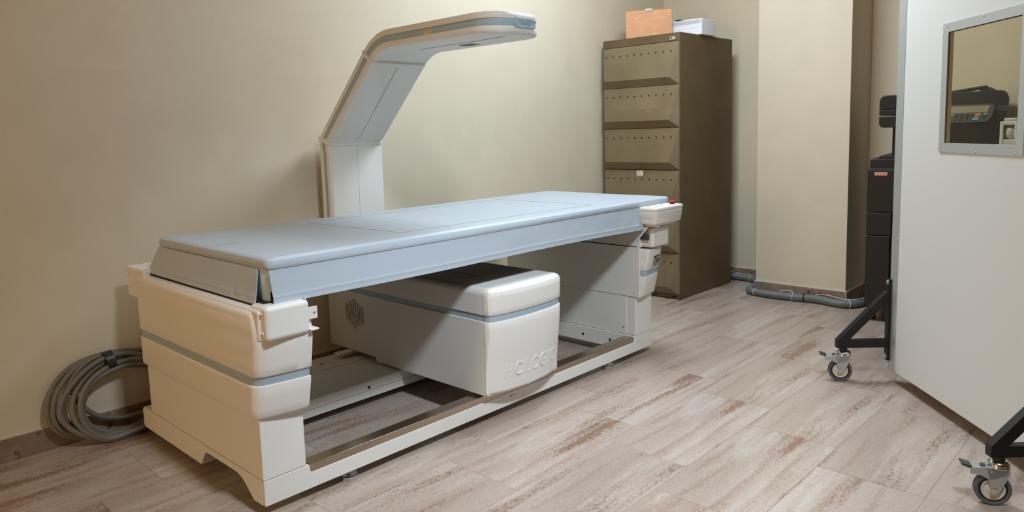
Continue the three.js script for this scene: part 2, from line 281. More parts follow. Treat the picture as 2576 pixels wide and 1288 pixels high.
{
  const { at, to, cd, angle, soft, radius, colour } = SPOT, dir = new THREE.Vector3(...to).sub(new THREE.Vector3(...at)).normalize();
  const t = thing('ceiling_spotlight', 'round white spotlight hanging from the ceiling above the open floor', 'spotlight', at);
  BASE.set(t, [0, 0, 0]);
  const q = new THREE.Quaternion().setFromUnitVectors(new THREE.Vector3(0, -1, 0), dir), turn = (g) => g.applyQuaternion(q);
  part('housing', turn(new THREE.LatheGeometry([[0.001, 0.14], [radius * 0.7, 0.14], [radius + 0.006, 0.1], [radius + 0.008, 0.001], [radius + 0.003, 0.001], [radius + 0.003, 0.02], [0.001, 0.02]].reverse().map((p) => new THREE.Vector2(...p)), 36)), M.white, t);
  part('lens', turn(cyl(0, 0.012, 0, radius + 0.002, 0.006, 'y', 36)), new THREE.MeshStandardMaterial({ color: 0xffffff, roughness: 0.6, emissive: new THREE.Color(...colour), emissiveIntensity: 1.5 }), t);
  part('mounting_stem', cyl(0, (CEIL - at[1]) / 2 + 0.035, 0, 0.012, CEIL - at[1] - 0.07, 'y', 14), M.white, t);
  const l = new THREE.SpotLight(new THREE.Color(...colour), cd, 0, angle, soft, 2); l.position.copy(dir).multiplyScalar(0.01); l.target.position.copy(dir).multiplyScalar(2); l.castShadow = true; l.shadow.radius = radius / 0.02; l.shadow.camera.near = 0.05; l.shadow.mapSize.set(2048, 2048); t.add(l); t.add(l.target);
}
{
  const [y, z, w, h, L, colour] = WALL_PANEL, t = thing('wall_light', 'warm white light panel on the left wall of the room', 'wall light', [XL + 0.03, y, z]);
  part('light_frame', [box(XL, XL + 0.008, y - h / 2 - 0.02, y + h / 2 + 0.02, z - w / 2 - 0.02, z + w / 2 + 0.02), box(XL, XL + 0.04, y + h / 2, y + h / 2 + 0.02, z - w / 2 - 0.02, z + w / 2 + 0.02), box(XL, XL + 0.04, y - h / 2 - 0.02, y - h / 2, z - w / 2 - 0.02, z + w / 2 + 0.02), box(XL, XL + 0.04, y - h / 2, y + h / 2, z - w / 2 - 0.02, z - w / 2), box(XL, XL + 0.04, y - h / 2, y + h / 2, z + w / 2, z + w / 2 + 0.02)], M.white, t);
  part('diffuser', box(XL + 0.02, XL + 0.026, y - h / 2 + 0.001, y + h / 2 - 0.001, z - w / 2 + 0.001, z + w / 2 - 0.001), new THREE.MeshStandardMaterial({ color: 0xffffff, roughness: 0.6, emissive: new THREE.Color(...colour), emissiveIntensity: 1.5 }), t);
  const l = new THREE.RectAreaLight(new THREE.Color(...colour), L, w, h); l.position.set(0.012, 0, 0); l.rotation.y = -Math.PI / 2; l.castShadow = true; t.add(l);
}

// ---------------------------------------------------------------- the bone density scanner
{
  const S = thing('bone_scanner', 'long white bone density scanner with blue stripes, overhanging arm and low base', 'scanner', [1.79, 0, -2.2]);
  const ZF0 = -1.74, ZR = -2.58, X0 = 0.855, X1 = 2.722;
  // base: skirts of bent sheet metal, the front beam cut away for the steel rail
  const leftSkirt = prism(roundPoly([[ZR, 0.032], [-2.131, 0.032], [-2.092, 0.082], [-1.872, 0.082], [-1.803, 0.031], [ZF0 - 0.0125, 0.032], [ZF0 - 0.0125, 0.101], [ZR, 0.101]], [0.012, 0.004, 0.01, 0.03, 0.002, 0.002, 0.004, 0.012], 5), 'zy', X0, X0 + 0.012, 0.0012);
  const beam = prism(roundPoly([[X0 + 0.001, 0.032], [X1, 0.032], [X1, 0.101], [2.583, 0.101], [2.583, 0.0765], [0.9925, 0.0765], [0.9925, 0.101], [X0 + 0.001, 0.101]], [0.003, 0.003, 0.003, 0.006, 0.008, 0.008, 0.006, 0.003], 4), 'xy', ZF0 - 0.012, ZF0, 0.0012);
  const base = part('base_frame', [leftSkirt, beam,
    rbox(X1 - 0.012, X1, 0.032, 0.101, ZR, ZF0 - 0.001, 0.003), rbox(X0 + 0.002, X1 - 0.002, 0.032, 0.1, ZR, ZR + 0.012, 0.003),
    rbox(X0 + 0.004, 0.984, 0.088, 0.1004, ZR + 0.002, ZF0 - 0.002, 0.003), rbox(2.585, X1 - 0.004, 0.088, 0.1004, ZR + 0.002, ZF0 - 0.002, 0.003),
    rbox(2.58, 2.592, 0.034, 0.101, ZR + 0.002, -1.792, 0.002), rbox(0.972, 0.984, 0.034, 0.101, ZR + 0.002, -1.792, 0.002),
    box(X0 + 0.004, 0.975, 0.034, 0.088, -2.1315, -2.125), box(X0 + 0.002, 0.99, 0.033, 0.04, -1.80, -1.745), box(2.585, X1 - 0.002, 0.033, 0.04, -1.80, -1.745)], M.shell, S);
  part('rail_label', box(1.79, 1.82, 0.056, 0.068, ZF0 - 0.001, ZF0 + 0.0004), new THREE.MeshStandardMaterial({ roughness: 0.6, map: printed(128, 64, (x, w, h) => { x.fillStyle = '#3a3a3a'; x.fillRect(10, 10, 60, 14); x.fillRect(78, 10, 38, 14); x.fillStyle = '#8a8a88'; for (let k = 0; k < 3; k++) x.fillRect(10, 32 + k * 9, 90 - k * 14, 4); }, '#dddcd6') }), base);
  part('steel_rail', uvScale(plain(rbox(0.9935, 2.582, 0.05, 0.0992, -1.789, -1.7425, 0.002)), (x, y, z) => [x * 0.6, (y + z) * 6]), M.steel, S);
  const cover = part('rear_beam_cover', [rbox(0.985, 2.58, 0.0615, 0.097, -2.578, -2.19, 0.002), rbox(0.985, 2.58, 0.034, 0.060, -2.575, -2.1905, 0.0015), prism([[-2.578, 0.095], [-2.43, 0.0965], [-2.43, 0.0985], [-2.578, 0.0985]], 'zy', 0.985, 2.58)], M.shell, S);
  for (const [x, y, z, ax] of [[1.51, 0.073, -2.19, 'z'], [2.32, 0.073, -2.19, 'z'], [1.505, 0.0985, -2.50, 'y'], [2.3, 0.0985, -2.50, 'y']]) part('bolt', screwHead(x, y, z, ax, 0.006), M.blackMatte, cover);
  for (const [x, z] of [[1.13, -1.765], [2.416, -1.765], [1.0, -2.54], [2.6, -2.54]]) {
    const f = part('levelling_foot', merge([cyl(x, 0.0065, z, 0.0255, 0.013, 'y', 28), cyl(x, 0.0145, z, 0.019, 0.004, 'y', 28, 0.024)]), M.chrome, S);
    part('foot_stem', cyl(x, 0.026, z, 0.006, 0.03, 'y', 14), M.zinc, f);
  }
  // pedestals: lower column, bowed cover in two shells with a blue stripe between them, and the carrier box on top
  const bowed = (x0, x1, zb, zc, r) => (y, d) => { const k = Math.min(1, Math.max(0, (y - 0.275) / 0.215)), zf = zc(y), lo = x0 < 1.5; const za = zf + (lo ? -0.014 : 0.008) , zd = zf + (lo ? 0.008 : -0.014);
    return roundPoly([[x0 + d, zb + d], [x1 - d, zb + d], [x1 - d, zd - d], [(x0 + x1) / 2, (za + zd) / 2 + 0.003 - d], [x0 + d, za - d]], [Math.max(0.018 - d, 0.002), 0.004, Math.max((lo ? 0.006 : r) - d, 0.002), 0.05, Math.max((lo ? r : 0.006) - d, 0.002)]); };
  const zc = (y) => -1.722 + 0.044 * Math.min(1, Math.max(0, (y - 0.27) / 0.22)) ** 0.8;
  const levels = [0.30, 0.33, 0.36, 0.39, 0.42, 0.45, 0.48, 0.51, 0.54];
  {
    const p = part('pedestal', [rbox(X0 + 0.0005, 0.982, 0.1022, 0.30, -2.502, ZF0 - 0.0008, 0.003)], M.shell, S);
    part('lower_cover', tower(bowed(0.838, 0.987, -2.502, zc, 0.026), 0.272, 0.369, 0.012, 0.003, levels), M.shellSmooth, p);
    part('stripe', tower(bowed(0.8415, 0.984, -2.499, (y) => zc(y) - 0.0045, 0.024), 0.366, 0.396, 0, 0, levels), M.blue, p);
    part('upper_cover', tower(bowed(0.838, 0.987, -2.502, (y) => zc(Math.min(y, 0.50)) - 0.018 * Math.max(0, (y - 0.5) / 0.07), 0.026), 0.393, 0.572, 0.003, 0.024, levels), M.shellSmooth, p);
    const c = part('carrier_box', [rbox(0.845, 0.976, 0.49, 0.591, -2.592, -2.44, 0.008, 3), rbox(0.8455, 0.9755, 0.4905, 0.571, -2.46, -1.69, 0.008, 3), rbox(0.853, 0.9765, 0.493, 0.581, -1.75, -1.662, 0.012, 4)], M.shellSmooth, p);
    for (const [x, y, z] of [[0.8525, 0.563, -1.683], [0.8525, 0.513, -1.683], [0.8445, 0.568, -2.577], [0.8445, 0.522, -2.575]]) part('screw', screwHead(x, y, z, '-x', 0.005), M.shell, c);
    part('mounting_tab', rbox(0.972, 0.9985, 0.528, 0.5605, -1.668, -1.664, 0.001), M.shell, c);
    part('mounting_tab', rbox(0.972, 0.9965, 0.4985, 0.5035, -1.70, -1.655, 0.002), M.shell, c);
    part('screw', screwHead(0.989, 0.545, -1.664, 'z', 0.0045), M.zinc, c);
    part('gusset', prism([[-1.69, 0.585], [-1.69, 0.535], [-1.70, 0.535], [-2.30, 0.535], [-2.30, 0.585]], 'zy', 0.979, 0.983), M.shell, p);
  }
  {
    const p = part('pedestal', [rbox(2.5935, X1 - 0.001, 0.1022, 0.30, -2.502, ZF0 - 0.0008, 0.003), rbox(2.5905, 2.60, 0.1025, 0.2735, -2.50, -1.787, 0.001), rbox(2.588, 2.60, 0.2755, 0.4935, -2.50, -1.716, 0.001)], M.shell, S);
    part('lower_cover', tower(bowed(2.592, 2.737, -2.502, zc, 0.014), 0.272, 0.369, 0.010, 0.003, levels), M.shellSmooth, p);
    part('stripe', tower(bowed(2.5935, 2.734, -2.499, (y) => zc(y) - 0.0035, 0.012), 0.366, 0.395, 0, 0, levels), M.blue, p);
    const u = part('upper_cover', tower(bowed(2.592, 2.737, -2.502, (y) => zc(Math.min(y, 0.47)), 0.014), 0.393, 0.484, 0.003, 0.004, levels), M.shellSmooth, p);
    const face = (g) => { const q = plain(g); q.rotateX(0.15); q.rotateY(0.13); q.translate(2.683, 0.4275, -1.6915); return q; };
    const so = part('socket_panel', face(rbox(-0.031, 0.031, -0.0245, 0.0245, -0.004, 0.0006, 0.0005)), mat('#8c7f6d', 0.4), u, 'small dark socket window');
    part('socket_sticker', face(rbox(-0.027, 0.03, -0.006, 0.0235, -0.003, 0.0009, 0.0003)), M.hole, so);
    for (const [a, b, r] of [[-0.016, 0.004, 0.0085], [0.006, 0.012, 0.006], [0.020, 0.014, 0.005], [-0.012, 0.019, 0.003], [0.012, 0.001, 0.004]]) part('socket', face(new THREE.TorusGeometry(r, r * 0.28, 8, 18).translate(a, b, 0.0012)), M.zinc, so);
    for (const [y, z] of [[0.46, -1.80], [0.295, -1.742], [0.47, -2.13], [0.46, -2.40], [0.135, -1.80]]) part('screw', screwHead(2.588, y, z, '-x', 0.0042), M.zinc, p);
    for (const z of [-2.02, -1.868, -2.3]) part('bolt', screwHead(2.58, 0.0658, z, '-x', 0.006), M.blackMatte, base);
    const c = part('carrier_box', [rbox(2.6, 2.745, 0.492, 0.5785, -2.592, -1.72, 0.004, 2), rbox(2.6165, 2.7455, 0.4925, 0.5775, -1.80, -1.664, 0.012, 4)], M.shellSmooth, p);
    for (const y of [0.563, 0.512]) part('screw', screwHead(2.6165, y, -1.688, '-x', 0.0042), M.zinc, c);
    part('bearing_block', [rbox(2.603, 2.6164, 0.526, 0.552, -1.725, -1.682, 0.001)], M.darkGrey, c);
    part('bearing_hole', cyl(2.6028, 0.539, -1.712, 0.006, 0.001, 'x', 16), M.hole, c);
    part('gusset', [prism([[-1.672, 0.5845], [-1.734, 0.512], [-1.734, 0.494], [-2.35, 0.494], [-2.35, 0.5845]], 'zy', 2.592, 2.5955), box(2.592, 2.606, 0.494, 0.4965, -2.35, -1.734)], M.shell, p);
    for (const z of [-1.931, -1.975]) part('bolt', cyl(2.5915, 0.507, z, 0.008, 0.004, 'x', 14), M.zinc, p);
  }
  // tabletop under the mat: pale core, dark tray below, cross beams hidden behind the skirts
  const top = part('tabletop', [tower(rect(0.889, 2.79, -2.388, -1.7065, [0.006, 0.006, 0.006, 0.022]), 0.584, 0.667, 0.002, 0.002)], M.foam, S);
  part('tray', [rbox(0.874, 2.79, 0.5795, 0.5838, -2.40, -1.712, 0.001), rbox(0.8665, 0.90, 0.5715, 0.5795, -2.474, -1.725, 0.001)], M.blackMatte, top);
  part('fastener_strip', rbox(0.892, 0.905, 0.586, 0.61, -1.7072, -1.7045, 0.0008), M.blackMatte, top);
  // control box on the right front corner
  {
    const plan = (y, d) => { const k = (0.668 - y) / 0.07, a = y < 0.632 ? 0.022 * Math.min(1, (0.632 - y) / 0.014) : 0; return roundPoly([[2.566 + a * 0.5 + d, -1.712], [2.789 - 0.008 * k - d, -1.712], [2.789 - 0.008 * k - d, -1.617 - 0.008 * k - d], [2.566 + a * 0.15 + d, -1.617 - 0.008 * k - d]], [0.004, 0.004, Math.max(0.012 - d, 0.002), Math.max(0.016 - d, 0.002)]); };
    const b = part('control_box', tower(plan, 0.599, 0.6535, 0.004, 0.001, [0.61, 0.617, 0.625, 0.633, 0.645]), M.shellSmooth, S);
    part('box_lid', tower(plan, 0.6545, 0.6695, 0.0008, 0.006), M.shellSmooth, b);
    const button = part('emergency_button', cyl(2.757, 0.6725, -1.657, 0.0105, 0.006, 'y', 24), M.black, b);
    part('button_cap', new THREE.LatheGeometry([[0.0005, 0.0105], [0.010, 0.0105], [0.0128, 0.0085], [0.0132, 0.003], [0.0118, 0], [0, 0]].map((q) => new THREE.Vector2(...q)), 28).translate(2.757, 0.6752, -1.657), M.red, button, 'red mushroom button');
    for (const [x, z, w] of [[2.588, -1.668, 0.02], [2.602, -1.643, 0.013], [2.632, -1.650, 0.013], [2.658, -1.654, 0.013], [2.684, -1.66, 0.007]]) part('key', rbox(x - w / 2, x + w / 2, 0.669, 0.6706, z - 0.0055, z + 0.0055, 0.0008), M.blue, b);
    part('box_bracket', [prism([[2.60, 0.5985], [2.63, 0.5985], [2.615, 0.5865], [2.596, 0.5865]], 'xy', -1.70, -1.635), rbox(2.62, 2.76, 0.588, 0.599, -1.70, -1.64, 0.002)], M.shell, b);
  }
  // moving scan unit below the table
  {
    const xa = 1.65, xb = 2.024, zs = -1.7185, zbk = -2.656;
    const U = part('scan_unit', [prism(roundPoly([[zbk, 0.124], [-2.338, 0.124], [-2.332, 0.107], [zs, 0.109], [zs, 0.3685], [zbk, 0.3685]], [0.004, 0.003, 0.008, 0.001, 0.001, 0.003], 4), 'zy', xa, xb, 0.002),
      prism(roundPoly([[xa, 0.391], [xb, 0.391], [xb, 0.482], [xa, 0.482]], [0.002, 0.002, 0.024, 0.024], 8), 'xy', zbk, zs, 0)], M.shellSmooth, S);
    part('stripe', box(xa + 0.0035, xb - 0.0035, 0.366, 0.393, zbk + 0.002, zs), M.blue, U);
    const xc = (xa + xb) / 2, zc2 = (y) => -1.712 + 0.03 * sm(0.10, 0.36, y) + 0.004 * sm(0.36, 0.46, y), bow = (y) => 0.036 - 0.016 * sm(0.1, 0.38, y);
    const zface = (x, y) => { const u = (x - xc) / ((xb - xa) / 2); return zc2(y) + bow(y) * (1 - u * u); };
    const capPlan = (inset) => (y, d) => { const e = d + inset, hw = (xb - xa) / 2 - e, out = [], N = 44, s0 = zs + 0.0035;
      out.push([xc - hw, s0]); for (let k = 0; k <= N; k++) { const a = Math.PI - k / N * Math.PI, c = Math.cos(a), q = Math.sin(a), x = xc + hw * Math.sign(c) * Math.abs(c) ** (1 / 3.6), depth = zface(x, y) - e - s0; out.push([x, s0 + 0.004 + Math.max(0.001, depth - 0.004) * Math.abs(q) ** (1 / 3.6)]); } out.push([xc + hw, s0]); return out; };
    const cap = part('front_cap', [tower(capPlan(0), 0.109, 0.3685, 0.012, 0.003, [0.13, 0.16, 0.19, 0.22, 0.25, 0.28, 0.31, 0.34]), tower(capPlan(0), 0.391, 0.482, 0.003, 0.022, [0.41, 0.43, 0.45], 8)], M.shellSmooth, U);
    part('stripe', tower(capPlan(0.004), 0.366, 0.3935, 0, 0), M.blue, U);
    const tg = plain(new TextGeometry('HOLOGIC', { font, size: 0.0455, depth: 0.003, curveSegments: 6, bevelEnabled: true, bevelSize: 0.0009, bevelThickness: 0.0009, bevelSegments: 2 }));
    tg.computeBoundingBox(); const bb = tg.boundingBox, k = 0.276 / (bb.max.x - bb.min.x), p = tg.attributes.position;
    for (let i = 0; i < p.count; i++) { const x = 1.716 + (p.getX(i) - bb.min.x) * k, y = 0.1625 + p.getY(i); p.setXYZ(i, x, y, zface(x, y) - 0.0028 + p.getZ(i)); }
    tg.computeVertexNormals();
    part('raised_lettering', tg, M.shellSmooth, cap);
    // perforated vent: dots in an eight-sided field
    const dots = [], rows = [10, 10, 14, 14, 18, 18, 14, 14, 10, 10];
    rows.forEach((n, i) => { for (let j = 0; j < n; j++) { const z = -2.5235 + i * 0.01292, y = 0.2817 + (j - (n - 1) / 2) * 0.00708 + (i % 2 ? -0.0012 : 0.0012); dots.push(cyl(xa - 0.0002, y, z, 0.0027, 0.0012, 'x', 10)); } });
    part('vent_grille', dots, M.hole, U, 'dark perforated vent');
    part('top_marker', box(1.79, 1.80, 0.4815, 0.4824, -2.12, -1.86), M.seam, U);
    part('carriage_bracket', [rbox(1.585, 1.67, 0.114, 0.121, -2.535, -2.49, 0.003), rbox(1.6, 1.7, 0.1, 0.114, -2.525, -2.50, 0.003)], M.shell, U);
    part('roller', [rbox(1.70, 1.95, 0.1, 0.108, -1.785, -1.75, 0.002)], M.blackMatte, U);
  }
  // the arm: post, leaning section and head, each of two shells with a blue band between them
  {
    const A = new THREE.Group(); A.name = numbered('arm'); S.add(A);
    const xc = 1.7755, hw = 0.1335;
    // ring of a section: c = [z, y], n = [nz, ny] across the thickness, thickness coordinates a..b, corner radii
    const ring = (c, n, h, a, b, ra, rb) => roundPoly([[-h, a], [h, a], [h, b], [-h, b]], [ra, ra, rb, rb], 6).map(([x, q]) => [xc + x, c[1] + n[1] * q, c[0] + n[0] * q]);
    const nrm = (v) => { const l = Math.hypot(...v); return [v[0] / l, v[1] / l]; };
    const P = [[-2.612, 0.40], [-2.612, 0.985], [-2.286, 1.2946]];
    const nPost = [-1, 0], dInc = nrm([P[2][0] - P[1][0], P[2][1] - P[1][1]]), nInc = [-dInc[1], dInc[0]], nM = nrm([nPost[0] + nInc[0], nPost[1] + nInc[1]]), nC2 = nrm([-0.76, 0.65]);
    const build = (stations) => {        // stations: {c, n, t (half thickness), h (half width), r}
      const band = 0.0118;
      const outer = stations.map((s) => ring(s.c, s.n, s.h, band, Math.max(s.t, band + 0.003), 0.0015, Math.min(s.r, Math.max(s.t - band - 0.001, 0.001)))), inner = stations.map((s) => ring(s.c, s.n, s.h, -Math.max(s.t, band + 0.003), -band, Math.min(s.r, Math.max(s.t - band - 0.001, 0.001)), 0.0015)), core = stations.map((s) => ring(s.c, s.n, Math.max(s.h - 0.004, 0.004), -band - 0.002, band + 0.002, 0.001, 0.001));
      return [[skin(outer, { crease: 0.6 }), skin(inner, { crease: 0.6 })], skin(core, { crease: 0.6 })];
    };
    const collar = (c, n, t, w) => { const d = [n[1], -n[0]], prof = [[-w, -0.003], [-w * 0.6, 0.003], [0, 0.0045], [w * 0.6, 0.003], [w, -0.003]]; return skin(prof.map(([s, e]) => ring([c[0] + d[0] * s, c[1] + d[1] * s], n, hw + 0.0035 + e, -t - e - 0.0025, t + e + 0.0025, 0.03, 0.03)), { crease: 0.9 }); };
    const seam = (pts) => tube(pts, 0.0008, 30, 6);
    const halfM = 1 / (nM[0] * nPost[0] + nM[1] * nPost[1]);
    let [shell, band] = build([{ c: P[0], n: nPost, t: 0.0405, h: hw, r: 0.027 }, { c: [P[1][0], 0.93], n: nPost, t: 0.0405, h: hw, r: 0.027 }, { c: P[1], n: nM, t: 0.0405 * halfM, h: hw, r: 0.027 }]);
    const post = part('post', shell, M.shellSmooth, A); part('stripe', band, M.blue, post);
    part('cover_seam', box(xc - 0.0007, xc + 0.0007, 0.48, 0.975, -2.572, -2.5713), M.seam, post);
    part('collar', collar(P[1], nM, 0.0405 * halfM, 0.008), M.shellSmooth, A);
    [shell, band] = build([{ c: P[1], n: nM, t: 0.037 * halfM, h: hw, r: 0.027 }, { c: [P[1][0] + dInc[0] * 0.05, P[1][1] + dInc[1] * 0.05], n: nInc, t: 0.036, h: hw, r: 0.026 }, { c: [P[2][0] - dInc[0] * 0.02, P[2][1] - dInc[1] * 0.02], n: nInc, t: 0.035, h: hw, r: 0.026 }, { c: P[2], n: nC2, t: 0.036, h: hw, r: 0.026 }]);
    const inc = part('leaning_section', shell, M.shellSmooth, A); part('stripe', band, M.blue, inc);
    { const a = P[1], q = -0.0365, e = (s) => [xc, a[1] + dInc[1] * s + nInc[1] * q, a[0] + dInc[0] * s + nInc[0] * q], L = Math.hypot(P[2][0] - a[0], P[2][1] - a[1]); part('cover_seam', seam([e(0.0), e(L / 2), e(L - 0.02)]), M.seam, inc); }
    part('collar', collar(P[2], nC2, 0.0375, 0.0075), M.shellSmooth, A);
    const st = [], YH = 1.3475, c1 = [-2.2295, YH], c2 = [-2.15, YH];
    for (let k = 0; k <= 12; k++) { const t = k / 12, u = 1 - t, c = [u * u * P[2][0] + 2 * u * t * c1[0] + t * t * c2[0], u * u * P[2][1] + 2 * u * t * c1[1] + t * t * c2[1]], d = nrm([2 * u * (c1[0] - P[2][0]) + 2 * t * (c2[0] - c1[0]), 2 * u * (c1[1] - P[2][1]) + 2 * t * (c2[1] - c1[1])]); const n = k ? [-d[1], d[0]] : nC2; st.push({ c, n, t: 0.0345, h: hw, r: 0.024 }); }
    const zs = -1.72, ze = -1.6155; for (const z of [-2.0, -1.9, -1.8, -1.74]) st.push({ c: [z, YH], n: [0, 1], t: 0.0345, h: hw, r: 0.024 });
    for (let k = 0; k <= 26; k++) { const q = Math.sin(k / 26 * Math.PI / 2), z = zs + (ze - zs) * q, h = hw * Math.max(0.015, (1 - q ** 2.2)) ** (1 / 2.4), e = Math.max(0, (z - (ze - 0.02)) / 0.02); st.push({ c: [z, YH], n: [0, 1], t: 0.0115 + 0.023 * Math.sqrt(Math.max(0.02, 1 - e * e)), h, r: 0.024 }); }
    [shell, band] = build(st);
    const head = part('arm_head', shell, M.shellSmooth, A); part('stripe', band, M.blue, head);
    part('laser_slot', rbox(xc - 0.006, xc - 0.001, 1.3122, 1.3134, -2.13, -1.695, 0.0005), M.print, head, 'thin dark slot');
    part('laser_window', [box(1.806, 1.851, 1.3122, 1.3134, -1.958, -1.891)], M.darkGrey, head, 'small dark square window');
    const lab = printed(256, 160, (x) => { x.fillStyle = '#3c3128'; x.font = 'bold 27px sans-serif'; x.textAlign = 'center'; x.fillText('Avoid Exposure', 128, 32); x.font = '22px sans-serif'; x.fillText('Laser Radiation emitted', 128, 62); x.fillText('from this aperture', 128, 88); x.font = 'bold 32px sans-serif'; x.fillText('\u21d3', 128, 130); x.fillRect(165, 138, 70, 4); }, '#d2bfa4');
    part('warning_label', (() => { const g = new THREE.PlaneGeometry(0.039, 0.0245); g.rotateY(-Math.PI / 2); g.translate(xc - hw + 0.0036, 1.3485, -1.9345); return g; })(), new THREE.MeshStandardMaterial({ map: lab, roughness: 0.6 }), head, 'cream label with small dark print');
    const tilt = (g) => { const w = plain(g), p = w.attributes.position; for (let i = 0; i < p.count; i++) { const x = 1.789 + p.getX(i) * 0.88, u = Math.min(0.97, Math.abs(x - xc) / hw); p.setXYZ(i, x, 1.3475 + p.getY(i) * 0.93, p.getZ(i) + ze + 0.0012 + (zs - ze) * -((1 - u ** 2.4) ** (1 / 2.2) - 1) * 1); } w.computeVertexNormals(); return w; };
    const badge = part('name_badge', tilt(skin([[-0.03, 0], [-0.0012, 0], [0, 0.001]].map(([zz, e]) => roundPoly([[-0.062 + e, -0.0195 + e], [-0.04, -0.0195 + e], [-0.02, -0.0195 + e], [0, -0.0195 + e], [0.02, -0.0195 + e], [0.04, -0.0195 + e], [0.062 - e, -0.0195 + e], [0.062 - e, 0.0195 - e], [0.04, 0.0195 - e], [0.02, 0.0195 - e], [0, 0.0195 - e], [-0.02, 0.0195 - e], [-0.04, 0.0195 - e], [-0.062 + e, 0.0195 - e]], [0.012, 0.001, 0.001, 0.001, 0.001, 0.001, 0.012, 0.012, 0.001, 0.001, 0.001, 0.001, 0.001, 0.012], 4).map(([a, b]) => [a, b, zz])), { caps: false })), M.blue, head);
    part('badge_face', tilt((() => { const r = []; for (let i = 0; i <= 12; i++) { const x = mix(-0.0605, 0.0605, i / 12), yh = 0.0185 - 0.011 * Math.max(0, Math.abs(x) / 0.0605 - 0.82) / 0.18; r.push([[x, -yh, -0.002], [x, -yh, 0.0001], [x, yh, 0.0001], [x, yh, -0.002]]); } return skin(r, { crease: 0.5 }); })()), M.blue, badge);
    part('badge_rim', tilt((() => { const o = roundPoly([[-0.054, -0.0125], [0.054, -0.0125], [0.054, 0.0125], [-0.054, 0.0125]], 0.0124).map(([a, b]) => [a, b, 0.0012]); return tube(o, 0.001, 160, 6, true); })()), M.blueLight, badge);
    part('badge_lettering', tilt((() => { const g = plain(new TextGeometry('horizon', { font, size: 0.0125, depth: 0.001, curveSegments: 4 })); g.computeBoundingBox(); g.translate(-(g.boundingBox.max.x + g.boundingBox.min.x) / 2 + 0.004, -0.005, 0.0006); return g; })()), M.blue, badge);
  }
}
